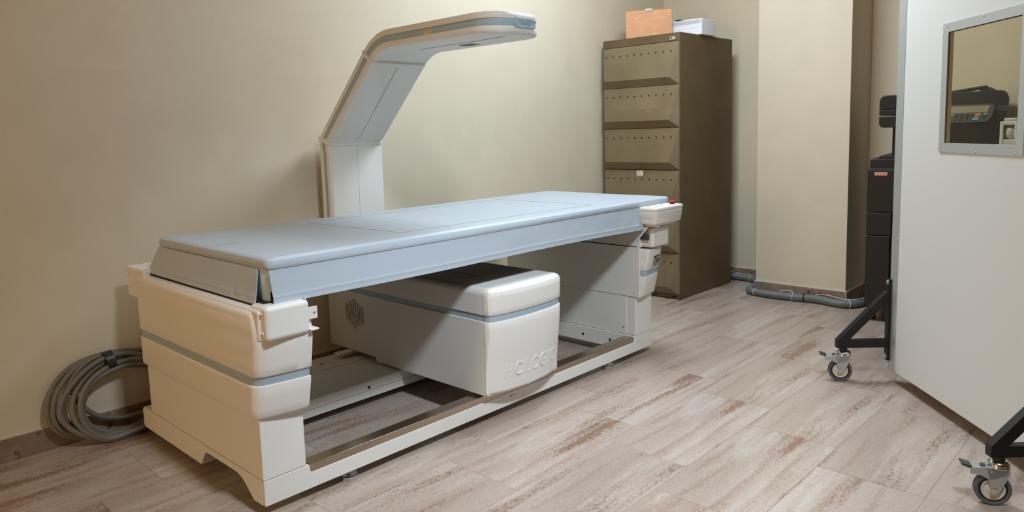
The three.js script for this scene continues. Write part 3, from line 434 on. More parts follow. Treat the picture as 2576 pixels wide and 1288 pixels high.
// ---------------------------------------------------------------- the mat lying on the scanner table
{
  const m = thing('table_mat', 'pale blue vinyl mat with hanging side flaps covering the scanner table', 'mat', [1.85, 0.6685, -2.05]);
  const wob = (x, z) => 0.0012 * (vn(x * 5, z * 5, 301) - 0.5) + 0.0015 * (vn(x * 2.2, z * 2, 302) - 0.5);
  const outline = (d, lift) => { const P = [], n = 90, k = 34, x0 = 0.885 + d, x1 = 2.803 - d, z0 = -2.405 + d, z1 = -1.698 - d, r = 0.016;
    for (let i = 0; i <= n; i++) P.push([mix(x0, x1, i / n), z0]); for (let i = 1; i <= k; i++) P.push([x1, mix(z0, z1, i / k)]); for (let i = 1; i <= n; i++) P.push([mix(x1, x0, i / n), z1]); for (let i = 1; i < k; i++) P.push([x0, mix(z1, z0, i / k)]);
    return P.map(([x, z]) => { const cx = Math.min(x - x0, x1 - x), cz = Math.min(z - z0, z1 - z); if (d < r && cx < r - d && cz < r - d) { const q = r - d, ax = x < 1.8 ? x0 + q : x1 - q, az = z < -2.05 ? z0 + q : z1 - q, dx = x - ax, dz = z - az, l = Math.max(Math.abs(dx), Math.abs(dz)) / Math.hypot(dx, dz || 1e-9); if (l < 1) { x = ax + dx * mix(1, l, 0.8); z = az + dz * mix(1, l, 0.8); } } return [x, lift(x, z), z]; }); };
  const rings = [], bot = (x) => 0.6675 + 0.0022 * Math.sin(x * 3.1 + 0.6) , top = (x, z) => 0.6968 + wob(x, z), R = 0.0135;
  for (let k = 0; k <= 4; k++) { const a = k / 4 * Math.PI / 2; rings.push(outline(0.006 * (1 - Math.sin(a)), (x) => bot(x) + 0.006 * (1 - Math.cos(a)))); }
  for (let k = 0; k <= 7; k++) { const a = k / 7 * Math.PI / 2; rings.push(outline(R * (1 - Math.cos(a)), (x, z) => top(x, z) - R * (1 - Math.sin(a)))); }
  for (const d of [0.03, 0.06, 0.1, 0.15, 0.2, 0.26, 0.32, 0.348]) rings.push(outline(d, (x, z) => top(x, z)));
  const pad = part('pad', uvScale(skin(rings, { crease: 1.2 }), (x, y, z) => [x * 40, z * 40]), M.vinyl, m);
  // lines printed on the vinyl: a scan rectangle and two end marks
  const lineOn = (xa, za, xb, zb) => { const n = 14, dx = xb - xa, dz = zb - za, l = Math.hypot(dx, dz), ox = -dz / l * 0.0009, oz = dx / l * 0.0009, r = []; for (let i = 0; i <= n; i++) { const x = mix(xa, xb, i / n), z = mix(za, zb, i / n), y = top(x, z); r.push([[x - ox, y - 0.0006, z - oz], [x + ox, y - 0.0006, z + oz], [x + ox, y + 0.0005, z + oz], [x - ox, y + 0.0005, z - oz]]); } return skin(r, { crease: 0.5 }); };
  part('printed_outline', [lineOn(1.366, -2.312, 1.386, -1.797), lineOn(1.386, -1.797, 2.348, -1.783), lineOn(2.348, -1.783, 2.332, -2.30), lineOn(2.332, -2.30, 1.366, -2.312)], M.print, m);
  part('printed_mark', lineOn(0.917, -2.06, 0.984, -2.052), M.print, m); part('printed_mark', lineOn(2.725, -2.043, 2.775, -2.046), M.print, m);
  const hem = (v) => 0.0016 * Math.exp(-(((v - 0.2) / 0.03) ** 2));
  part('front_flap', sheet((u, v) => { const x = mix(0.888, 2.586, u), yb = 0.5765 + 0.003 * Math.sin(x * 4.2 - 1.2) - 0.0025 * Math.sin(x * 2.1 + 2.0), y = mix(yb, 0.6675 + 0.0015 * Math.sin(x * 3.1 + 0.6), v), w = (1 - v);
    const pucker = sm(1.5, 2.3, x) * (0.0022 * (vn(x * 26, y * 8, 311) - 0.5) * sm(0.15, 0.5, w) + 0.0025 * (vn(x * 55, y * 24, 312) - 0.5) * Math.exp(-(((v - 0.2) / 0.16) ** 2)));
    return [x + 0.004 * w * (u < 0.02 ? 1 : 0), y, -1.7 + 0.008 * w + 0.005 * w * Math.sin(x * 2.4 + 0.4) + hem(v) + pucker + 0.0015 * (vn(x * 6, y * 20, 313) - 0.5)]; }, 260, 26, 0.0025), M.vinyl, m);
  part('end_flap', sheet((u, v) => { const w = 1 - v, z = mix(mix(-2.398, -2.422, w), mix(-1.748, -1.742, w), u), y = mix(0.58, 0.6685, v) - 0.002 * u, pk = 0.0022 * (vn(z * 50, y * 22, 321) - 0.5) * sm(0.4, 0.9, u) * Math.exp(-(((v - 0.18) / 0.18) ** 2)); return [0.884 - 0.019 * w - 0.004 * sm(0.85, 1, v) * 0 - hem(v) * 0.7 - pk - 0.002 * (vn(z * 7, y * 20, 322) - 0.5), y, z]; }, 120, 24, 0.0025), M.vinyl, m);
  part('end_flap_return', sheet((u, v) => { const w = 1 - v; return [mix(0.8835, 0.865, w) + u * mix(0.003, 0.009, w), mix(0.58, 0.6665, v), mix(-2.398, -2.422, w) - u * mix(0.006, 0.058, w)]; }, 8, 12, -0.0025), M.vinyl, m);
  part('rear_flap', sheet((u, v) => { const w = 1 - v, x = mix(2.78, 0.9, u); return [x, mix(0.58, 0.666, v), -2.402 - 0.03 * w - 0.052 * w * sm(0.9, 1, u)]; }, 60, 10, 0.0025), M.vinyl, m);
  part('far_end_flap', sheet((u, v) => [2.804 + 0.006 * (1 - v), mix(0.58, 0.666, v), mix(-1.73, -2.39, u)], 20, 8, 0.0025), M.vinyl, m);
}

// ---------------------------------------------------------------- filing cabinet
{
  const xf = 3.66, xb = 4.285, z0 = -2.676, z1 = -2.1485, H = 1.528;
  const C = thing('filing_cabinet', 'tall brown metal filing cabinet with six drawers in the corner', 'cabinet', [3.97, 0, -2.41]);
  const skinUV = (g) => uvScale(plain(g), triUV(0.9));
  part('body', skinUV(merge([rbox(xf + 0.0025, xb, 0.003, H - 0.002, z1 - 0.012, z1, 0.0015), rbox(xf + 0.008, xb, 0.003, H - 0.002, z0, z0 + 0.012, 0.0015), rbox(xf + 0.004, xb + 0.0006, H - 0.016, H, z0 - 0.0006, z1 + 0.0006, 0.002), rbox(xb - 0.01, xb - 0.0005, 0.003, H - 0.003, z0 + 0.001, z1 - 0.001, 0.0015), rbox(xf + 0.01, xf + 0.022, 0.003, H - 0.01, z0 + 0.003, z1 - 0.003, 0.002), rbox(xf + 0.001, xf + 0.02, 1.481, H - 0.0005, z0 + 0.0006, z1 - 0.0006, 0.002), rbox(xf + 0.006, xf + 0.02, 0.003, 0.030, z0 + 0.002, z1 - 0.002, 0.002)])), M.cabinetBody, C);
  part('plinth_slot', [box(xf + 0.0052, xf + 0.0065, 0.014, 0.019, -2.335, -2.30)], M.hole, C);
  part('plinth_slot', [box(xf + 0.0052, xf + 0.0065, 0.010, 0.018, -2.205, -2.175)], M.hole, C);
  part('plinth_slot', [box(xf + 0.0052, xf + 0.0065, 0.014, 0.019, -2.45, -2.438)], M.hole, C);
  const flat = (quads) => { const p = []; for (const q of quads) { p.push(...q[0], ...q[1], ...q[2], ...q[0], ...q[2], ...q[3]); } const g = new THREE.BufferGeometry(); g.setAttribute('position', new THREE.Float32BufferAttribute(p, 3)); g.setAttribute('uv', new THREE.Float32BufferAttribute(new Float32Array(p.length / 3 * 2), 2)); g.computeVertexNormals(); return g; };
  const tops = [1.479, 1.2385, 0.9965, 0.7525, 0.5115, 0.2695], h = 0.2385;
  tops.forEach((yt, i) => {
    const yb = yt - h, a = z0 + 0.003, b = z1 - 0.003, xo = xf - 0.028, yl = yb + 0.042, i0 = a + 0.022, i1 = b - 0.052, it = yt - 0.006;
    // front of folded sheet: leaning upper plane, triangular cheeks, under-cut grip at the bottom
    const TL = [xf, yt, a], TR = [xf, yt, b], BL = [xf, yb, a], BR = [xf, yb, b], PL = [xo, yl, i0], PR = [xo, yl, i1], tl = [xf - 0.0015, it, a + 0.001], tr = [xf - 0.0015, it, b - 0.001];
    const k = 0.02, back = [[xf + k, yt, a], [xf + k, yt, b], [xf + k, yb, b], [xf + k, yb, a]];
    const front = [[TL, TR, tr, tl].reverse(), [tl, tr, PR, PL].reverse(), [TL, tl, PL, BL].reverse(), [TR, BR, PR, tr].reverse(), [PL, PR, BR, BL].reverse()];
    const sides = [[TL, back[0], back[1], TR].reverse(), [BL, BR, back[2], back[3]].reverse(), [TL, BL, back[3], back[0]].reverse(), [TR, back[1], back[2], BR].reverse(), [back[0], back[3], back[2], back[1]].reverse()];
    const d = part('drawer', skinUV(flat([...front, ...sides])), M.cabinet, C);
    d.material = M.cabinet;
    const holes = [];
    for (let j = 0; j < 10; j++) { const z = mix(-2.6435, -2.200, j / 9), y = yt - 0.0545, x = xf - 0.0015 - (it - y) / (it - yl) * (0.028 - 0.0015) - 0.0006, s = 0.0052; const g = new THREE.BufferGeometry(); g.setAttribute('position', new THREE.Float32BufferAttribute([x, y + s, z - s, x, y + s, z + s, x - 0.0008, y - s * 1.1, z], 3)); g.setAttribute('uv', new THREE.Float32BufferAttribute([0, 0, 1, 0, 0, 1], 2)); g.computeVertexNormals();
      const hh = part('index_hole', prism([[z - s, y + s], [z + s, y + s], [z, y - s * 1.15]], 'zy', x - 0.0006, x + 0.001), M.hole, d); }
    if (i === 3) part('drawer_label', (() => { const g = new THREE.PlaneGeometry(0.045, 0.042); g.rotateY(-Math.PI / 2); g.translate(xf - 0.0052, 0.7285, -2.4145); g.rotateZ(0); return g; })(), new THREE.MeshStandardMaterial({ roughness: 0.7, map: printed(128, 120, (x) => { x.fillStyle = '#5a5148'; x.font = 'bold 26px sans-serif'; x.fillText('\u0427\u041f\u041e\u0421', 16, 36); x.fillText('\u041c\u041d-\u0410', 18, 66); }, '#e6ddd0') }), d, 'white paper label with dark print');
  });
  const lock = part('lock_plate', rbox(xf - 0.003, xf + 0.003, 1.4885, 1.5065, -2.211, -2.174, 0.001), M.chrome, C, 'silver lock plate');
  part('keyhole', cyl(xf - 0.0034, 1.4975, -2.2, 0.0045, 0.002, 'x', 16), M.hole, lock);
  const g = plain(new TextGeometry('METALON', { font, size: 0.0115, depth: 0.0012, curveSegments: 3 })); g.computeBoundingBox(); g.rotateY(-Math.PI / 2); g.translate(xf + 0.0015, 1.487, -2.292);
  part('raised_lettering', g, M.cabinet, C);
}
// ---------------------------------------------------------------- boxes on the cabinet
{
  const y = 1.5285, B = thing('cardboard_box', 'orange brown cardboard box on top of the brown filing cabinet', 'box', [3.8, y, -2.38]);
  const turn = (g) => plain(g).rotateY(0.541).translate(3.83, 0, -2.30);             // own frame: front face in the plane x = 0, z from -0.27 to 0
  const kuv = (g) => uvScale(plain(g), (x, yy, z, nx, ny) => Math.abs(nx) > 0.6 ? [z * 3, yy * 3] : Math.abs(ny) > 0.6 ? [x * 3, z * 3] : [x * 3, yy * 3]);
  const w = 0.268, d = 0.17, h = 0.161;
  part('carton', turn(kuv(rbox(0, d, y, y + h, -w, 0, 0.003))), M.kraft, B);
  part('top_flap', turn(kuv(rbox(-0.001, d / 2 - 0.001, y + h, y + h + 0.0025, -w, 0.001, 0.001))), M.kraft, B);
  part('top_flap', turn(kuv(rbox(d / 2 + 0.001, d + 0.001, y + h, y + h + 0.0025, -w, 0.001, 0.001))), M.kraft, B);
  part('tape', turn(sheet((u, v) => [d / 2 - 0.022 + 0.044 * u, y + h + 0.0034 + 0.0006 * Math.sin(v * 40), mix(-w - 0.002, 0.002, v)], 2, 30, 0.0004)), M.tapeClear, B, 'clear glossy packing tape');
  part('tape', turn(sheet((u, v) => [-0.0014 - 0.004 * Math.sin(v * 2.6) * (0.4 + 0.6 * Math.abs(Math.sin(u * 5))), y + h - 0.010 + v * 0.018, mix(-0.155, -0.115, u)], 12, 6, 0.0004)), M.tapeClear, B, 'clear glossy packing tape');
}
{
  const y = 1.5285, B = thing('white_plastic_box', 'small white plastic box with printed strip beside the cardboard box on the cabinet', 'box', [3.95, y, -2.21]);
  const print = printed(512, 160, (x, w) => { x.fillStyle = '#c3c9cc'; x.fillRect(0, 6, w, 74); x.fillStyle = '#7f868b'; x.font = '21px sans-serif'; x.fillText('Hologic DXA Quality Control Phantom   Serial No', 12, 36); x.font = '20px sans-serif'; x.fillText('P/N 010-     L1   4.86   L2      D  ROC 2.10     gm', 12, 66); x.fillStyle = '#b9c0c4'; x.fillRect(14, 92, 330, 4); }, '#e6eaed');
  part('box_body', rbox(3.878, 4.05, y + 0.0005, y + 0.092, -2.327, -2.133, 0.004, 3), M.white, B);
  part('printed_strip', (() => { const g = new THREE.PlaneGeometry(0.186, 0.05); g.rotateY(-Math.PI / 2); g.translate(3.8774, y + 0.064, -2.2305); return g; })(), new THREE.MeshStandardMaterial({ map: print, roughness: 0.5 }), B, 'grey printed text strip');
  part('lid_handle', rbox(3.92, 3.98, y + 0.092, y + 0.101, -2.26, -2.205, 0.004, 3), M.white, B);
  part('catch', rbox(3.90, 3.93, y + 0.092, y + 0.103, -2.318, -2.29, 0.002), M.black, B, 'black catch');
}
// ---------------------------------------------------------------- coil of cable leaning on the back wall
{
  const K = thing('cable_coil', 'thick coil of grey cable tied with dark tape leaning on the back wall', 'cable', [0.8, 0, -2.65]);
  const R = 0.0088, loops = [], specs = [   // [centre x, half width, half height, z top, z bottom, phase]
    [0.795, 0.198, 0.141, -2.688, -2.655, 0.0], [0.800, 0.187, 0.138, -2.683, -2.640, 0.05], [0.806, 0.172, 0.136, -2.686, -2.626, -0.05], [0.808, 0.178, 0.133, -2.664, -2.610, 0.08], [0.815, 0.158, 0.128, -2.668, -2.600, 0.0], [0.822, 0.148, 0.124, -2.648, -2.592, -0.06], [0.826, 0.138, 0.118, -2.652, -2.606, 0.1], [0.832, 0.130, 0.114, -2.676, -2.640, 0.16]];
  specs.forEach(([cx, a, b, zt, zb, ph], i) => { const pts = []; for (let k = 0; k < 40; k++) { const t = k / 40 * Math.PI * 2, s = Math.sin(t), c = Math.cos(t), yy = b - 0.006 + 0.013 + b * s; const y = Math.max(R + 0.001 + 0.0045 * (i % 3), yy), f = (s + 1) / 2;
      pts.push([cx + a * c * (1 + 0.05 * Math.sin(2 * t + ph * 8)) + ph * 0.05 * s, y + 0.006 * Math.sin(3 * t + i), Math.min(-2.5935, Math.max(-2.6995, mix(zb, zt, f) + 0.004 * Math.sin(2 * t + i * 1.7)))]); } loops.push(pts); });
  for (const pts of loops) part('cable_loop', tube(pts, R, 150, 12, true), M.cable, K);
  part('cable_end', tube([[0.668, 0.19, -2.668], [0.69, 0.14, -2.672], [0.735, 0.085, -2.670], [0.80, 0.056, -2.668], [0.86, 0.052, -2.664], [0.93, 0.058, -2.655]], R * 0.95, 60, 12), M.cable, K);
  part('tape_band', (() => { const g = new THREE.CylinderGeometry(1, 1, 0.026, 28, 1, true), cap = new THREE.CylinderGeometry(1, 1, 0.026, 28); const q = merge([cap]); q.scale(0.033, 1, 0.032); q.rotateZ(Math.PI / 2 + 0.16); q.translate(0.79, 0.264, -2.6655); return q; })(), M.tape, K, 'dark tape band');
}
// ---------------------------------------------------------------- corrugated hose along the pillar
{
  const W = thing('corrugated_hose', 'grey corrugated cable hose on the floor running round the pillar base', 'hose', [4.1, 0, -1.7]);
  const pts = [[4.362, 0.022, -2.50], [4.366, 0.022, -2.36], [4.372, 0.0225, -2.2], [4.364, 0.022, -2.06], [4.318, 0.022, -1.985], [4.20, 0.022, -1.938], [4.085, 0.022, -1.922], [4.035, 0.022, -1.895], [4.018, 0.022, -1.84], [4.012, 0.022, -1.74], [4.022, 0.022, -1.62], [4.036, 0.026, -1.51], [4.022, 0.022, -1.42], [4.015, 0.022, -1.365], [4.045, 0.022, -1.322], [4.13, 0.022, -1.29], [4.25, 0.022, -1.27]];
  const curve = new THREE.CatmullRomCurve3(pts.map((p) => new THREE.Vector3(...p)), false, 'centripetal'), len = curve.getLength(), n = Math.round(len / 0.0017), fr = [], rings = [];
  const fram = curve.computeFrenetFrames(n, false);
  for (let i = 0; i <= n; i++) { const c = curve.getPointAt(i / n), r = 0.0208 + (i % 3 === 0 ? -0.0007 : 0.0003), R = []; for (let k = 0; k < 18; k++) { const a = k / 18 * Math.PI * 2, N = fram.normals[i], B = fram.binormals[i], ca = Math.cos(a) * r, sa = Math.sin(a) * r; R.push([c.x + N.x * ca + B.x * sa, c.y + N.y * ca + B.y * sa, c.z + N.z * ca + B.z * sa]); } rings.push(R); }
  part('hose_wall', skin(rings, { crease: 0.9 }), M.hose, W);
  const band = (t, m, name, w = 0.004) => { const c = curve.getPointAt(t), d = curve.getTangentAt(t), g = new THREE.TorusGeometry(0.0222, 0.0016, 8, 28); g.scale(1, 1, w / 0.0032); g.lookAt(d); g.translate(c.x, c.y, c.z); const o = part(name, g, m, W); const k = new THREE.BoxGeometry(0.006, 0.005, 0.006); k.translate(c.x - 0.014, c.y + 0.0195, c.z); return o; };
  const near = (x, z) => { let b = 0, bd = 9; for (let i = 0; i <= 600; i++) { const p = curve.getPointAt(i / 600), d = (p.x - x) ** 2 + (p.z - z) ** 2; if (d < bd) { bd = d; b = i / 600; } } return b; };
  band(near(4.36, -2.04), M.tie, 'cable_tie'); band(near(4.02, -1.86), M.tie, 'cable_tie'); band(near(4.02, -1.635), M.tie, 'cable_tie'); band(near(4.03, -1.575), M.rubberDark, 'black_band', 0.007); band(near(4.03, -1.335), M.tie, 'cable_tie', 0.006);
  part('thin_wire', tube([[4.385, 0.07, -2.36], [4.384, 0.06, -2.24], [4.372, 0.047, -2.15], [4.366, 0.0455, -2.08], [4.35, 0.046, -2.03]], 0.0022, 40, 8), M.tie, W, 'thin white wire');
  part('thin_wire', tube([[4.036, 0.043, -1.72], [4.043, 0.05, -1.69], [4.045, 0.052, -1.665], [4.034, 0.0455, -1.64]], 0.0022, 30, 8), M.tie, W, 'thin white wire');
  part('thin_wire', tube([[4.045, 0.046, -1.52], [4.05, 0.052, -1.48], [4.045, 0.05, -1.42], [4.032, 0.0455, -1.36], [4.06, 0.046, -1.31], [4.14, 0.047, -1.28]], 0.0022, 50, 8), M.tie, W, 'thin white wire');
}
// ---------------------------------------------------------------- mobile radiation screen
{
  const S = thing('radiation_screen', 'tall white mobile shielding screen with framed window on black legs', 'screen', [2.975, 0, -0.84]);
  BASE.set(S, [0, 0, 0]);                                          // its own frame: x along the screen, z out of its face
  S.rotation.y = Math.atan2(-0.6654, -0.7465);
  const U0 = 0.012, U1 = 0.985, YB = 0.048, YT = 1.96, D = 0.013;
  part('board', prism([[U0 + 0.004, YB + 0.004], [U1 - 0.004, YB + 0.004], [U1 - 0.004, YT], [U0 + 0.004, YT]], 'xy', -D, -0.0018, 0.0005, [[[0.342, 0.922], [0.342, 1.282], [0.697, 1.282], [0.697, 0.922]]]), M.panel, S);
  part('edge_profile', [rbox(U0, U0 + 0.052, YB, YT, -0.0025, 0, 0.0008), rbox(U0, U0 + 0.003, YB, YT, -D - 0.002, -0.001, 0.0008), rbox(U0, U0 + 0.05, YB, YT, -D - 0.002, -D, 0.0008)], M.alu, S);
  part('edge_profile', [rbox(U1 - 0.052, U1, YB, YT, -0.0025, 0, 0.0008), rbox(U1 - 0.003, U1, YB, YT, -D - 0.002, -0.001, 0.0008), rbox(U1 - 0.05, U1, YB, YT, -D - 0.002, -D, 0.0008)], M.alu, S);
  part('top_profile', [rbox(U0, U1, YT, YT + 0.004, -D - 0.002, 0, 0.001)], M.alu, S);
  const o = [0.3085, 0.729, 0.8935, 1.31], i = [0.3405, 0.699, 0.9235, 1.2805];
  const strip = (p) => prism(p, 'xy', -0.0018, 0.0022, 0.0005);
  const frames = [];
  for (const f of [[[o[0], o[2]], [o[1], o[2]], [i[1], i[2]], [i[0], i[2]]], [[o[0], o[3]], [i[0], i[3]], [i[1], i[3]], [o[1], o[3]]], [[o[0], o[2]], [i[0], i[2]], [i[0], i[3]], [o[0], o[3]]], [[o[1], o[2]], [o[1], o[3]], [i[1], i[3]], [i[1], i[2]]]]) frames.push(part('window_frame', strip(f), M.alu, S));
  for (const f of [[o[0], o[1], o[2], i[2]], [o[0], o[1], i[3], o[3]], [o[0], i[0], o[2], o[3]], [i[1], o[1], o[2], o[3]]]) part('rear_frame', rbox(f[0], f[1], f[2], f[3], -D - 0.003, -D, 0.0008), M.alu, S);
  part('window_gasket', [box(0.3403, 0.3423, 0.9235, 1.2805, -0.0026, -0.001), box(0.6972, 0.6992, 0.9235, 1.2805, -0.0026, -0.001), box(0.3405, 0.699, 1.2788, 1.2808, -0.0026, -0.001)], M.blackMatte, S);
  part('window_pane', new THREE.PlaneGeometry(0.355, 0.359).translate(0.5195, 1.102, -0.0032), M.glass, S, 'yellowish lead glass pane');
  part('reveal_lining', [box(0.3405, 0.3428, 0.9225, 1.2815, -D - 0.002, -0.0035), box(0.6968, 0.699, 0.9225, 1.2815, -D - 0.002, -0.006)], M.panel, S);
  const sc = [[0.331, 1.301, 1], [0.525, 1.303, 1], [0.312, 1.277, 2], [0.312, 1.096, 2], [0.312, 0.923, 2], [0.331, 0.898, 0], [0.514, 0.899, 0], [0.699, 0.900, 0], [0.723, 0.924, 3], [0.715, 1.303, 1]];
  for (const [u, y, f] of sc) part('screw', screwHead(u, y, 0.0022, 'z', 0.0032), M.chrome, frames[f]);
  for (const y of [0.995, 0.562]) part('screw', screwHead(U0 + 0.045, y, 0, 'z', 0.0036), M.zinc, S);
  // one leg with its caster, then the second as a copy
  const leg = part('leg', [rbox(0, 0.026, 0.085, 0.402, 0.0005, 0.011, 0.002), rbox(0, 0.026, 0.136, 0.1665, 0.008, 0.2, 0.0015), prism([[0.2, 0.1665], [0.156, 0.1665], [0.010, 0.318], [0.010, 0.357], [0.0165, 0.357]], 'zy', 0, 0.026, 0.0015), cyl(0.013, 0.13, 0.172, 0.0145, 0.014, 'y', 20), prism([[0.01, 0.084], [0.0005, 0.084], [0.0005, 0.089], [0.010, 0.089]], 'zy', 0, 0.026)], M.black, S);
  for (const [y] of [[0.389], [0.1]]) part('bolt', [cyl(0.013, y, 0.0135, 0.0078, 0.005, 'z', 6), cyl(0.013, y, 0.0117, 0.0105, 0.0015, 'z', 20)], M.chrome, leg);
  // caster about its own wheel axle, turned so that the wheel faces the corner of the room it was pushed from
  const C = (g) => plain(g).rotateY(-0.30).translate(0.002, 0, 0.178);            // local: axle along x, rolling along z, wheel centre at (0, .043, 0)
  const wr = 0.043, hwid = 0.0115;
  const prof = (P) => { const g = new THREE.LatheGeometry(P.map((q) => new THREE.Vector2(...q)), 44); g.rotateZ(-Math.PI / 2); g.translate(0, wr, 0); return g; };
  part('tyre', C(prof([[0.0325, -hwid], [0.041, -hwid], [0.0428, -hwid + 0.003], [0.043, 0], [0.0428, hwid - 0.003], [0.041, hwid], [0.0325, hwid], [0.0325, -hwid]])), M.rubber, leg);
  part('wheel_gap', C(prof([[0.0285, -hwid + 0.002], [0.0326, -hwid + 0.002], [0.0326, hwid - 0.002], [0.0285, hwid - 0.002], [0.0285, -hwid + 0.002]])), M.rubberDark, leg);
  part('wheel', C(prof([[0.0005, -hwid], [0.012, -hwid], [0.0135, -hwid + 0.003], [0.023, -hwid + 0.004], [0.025, -hwid + 0.0005], [0.0288, -hwid], [0.0288, hwid], [0.025, hwid - 0.0005], [0.023, hwid - 0.004], [0.0135, hwid - 0.003], [0.012, hwid], [0.0005, hwid]])), M.rim, leg);
  const cheek = roundPoly([[0.030, 0.1035], [0.020, 0.100], [0.006, 0.036], [-0.002, 0.0325], [-0.0095, 0.037], [-0.030, 0.084], [-0.0335, 0.098], [-0.030, 0.1035]], [0.002, 0.006, 0.006, 0.006, 0.006, 0.01, 0.004, 0.002], 4);
  // z is the rolling direction, the brake points to +z
  const ck = cheek.map(([a, b]) => [a - 0.002, b]), arm = roundPoly([[-0.03, 0.1035], [0.0555, 0.0985], [0.0565, 0.083], [0.035, 0.083], [0.022, 0.079], [0.011, 0.07], [-0.03, 0.088]], [0.002, 0.003, 0.005, 0.006, 0.01, 0.006, 0.004], 4);
  const fork = [];
  for (const s of [-1, 1]) { const a = s * 0.0165, lo = Math.min(a, a + s * 0.002), hi = Math.max(a, a + s * 0.002); fork.push(prism(ck, 'zy', lo, hi, 0.0006), prism(arm, 'zy', lo, hi, 0.0006)); }
  fork.push(prism([[-0.031, 0.1], [-0.031, 0.1036], [0.012, 0.1036], [0.012, 0.1]], 'zy', -0.0185, 0.0185, 0.0008), prism([[0.012, 0.1004], [0.012, 0.1032], [0.052, 0.101], [0.052, 0.0984]], 'zy', -0.0185, 0.0185, 0.0008));
  part('caster_fork', C(merge(fork)), M.zinc, leg);
  part('swivel', (() => { const g = new THREE.LatheGeometry([[0, 0.1225], [0.0155, 0.1225], [0.0205, 0.1205], [0.0245, 0.1155], [0.0255, 0.111], [0.0248, 0.1085], [0.0262, 0.107], [0.0262, 0.104], [0.0235, 0.1022], [0, 0.1022]].reverse().map((q) => new THREE.Vector2(...q)), 40); return C(g.translate(0, 0, -0.012)); })(), M.chrome, leg);
  part('axle_bolt', C(merge([cyl(0.0205, wr, 0, 0.0078, 0.005, 'x', 6), cyl(-0.0205, wr, 0, 0.0078, 0.005, 'x', 6), cyl(0.0195, 0.0955, 0.008, 0.003, 0.003, 'x', 14)])), M.chrome, leg);
  part('brake_pedal', C(merge([prism(roundPoly([[0.05, 0.103], [0.075, 0.1095], [0.0765, 0.1065], [0.074, 0.102], [0.053, 0.096]], 0.002, 3), 'zy', -0.015, 0.015, 0.001), rbox(-0.007, 0.007, 0.1015, 0.1065, 0.018, 0.03, 0.002)])), M.darkGrey, leg);
  const l2 = leg.clone(); l2.name = numbered('leg'); l2.position.x = 0.945; S.add(l2);
  l2.traverse((q) => { if (q !== l2) q.name = numbered(q.name.replace(/_\d{3}$/, '')); });
}
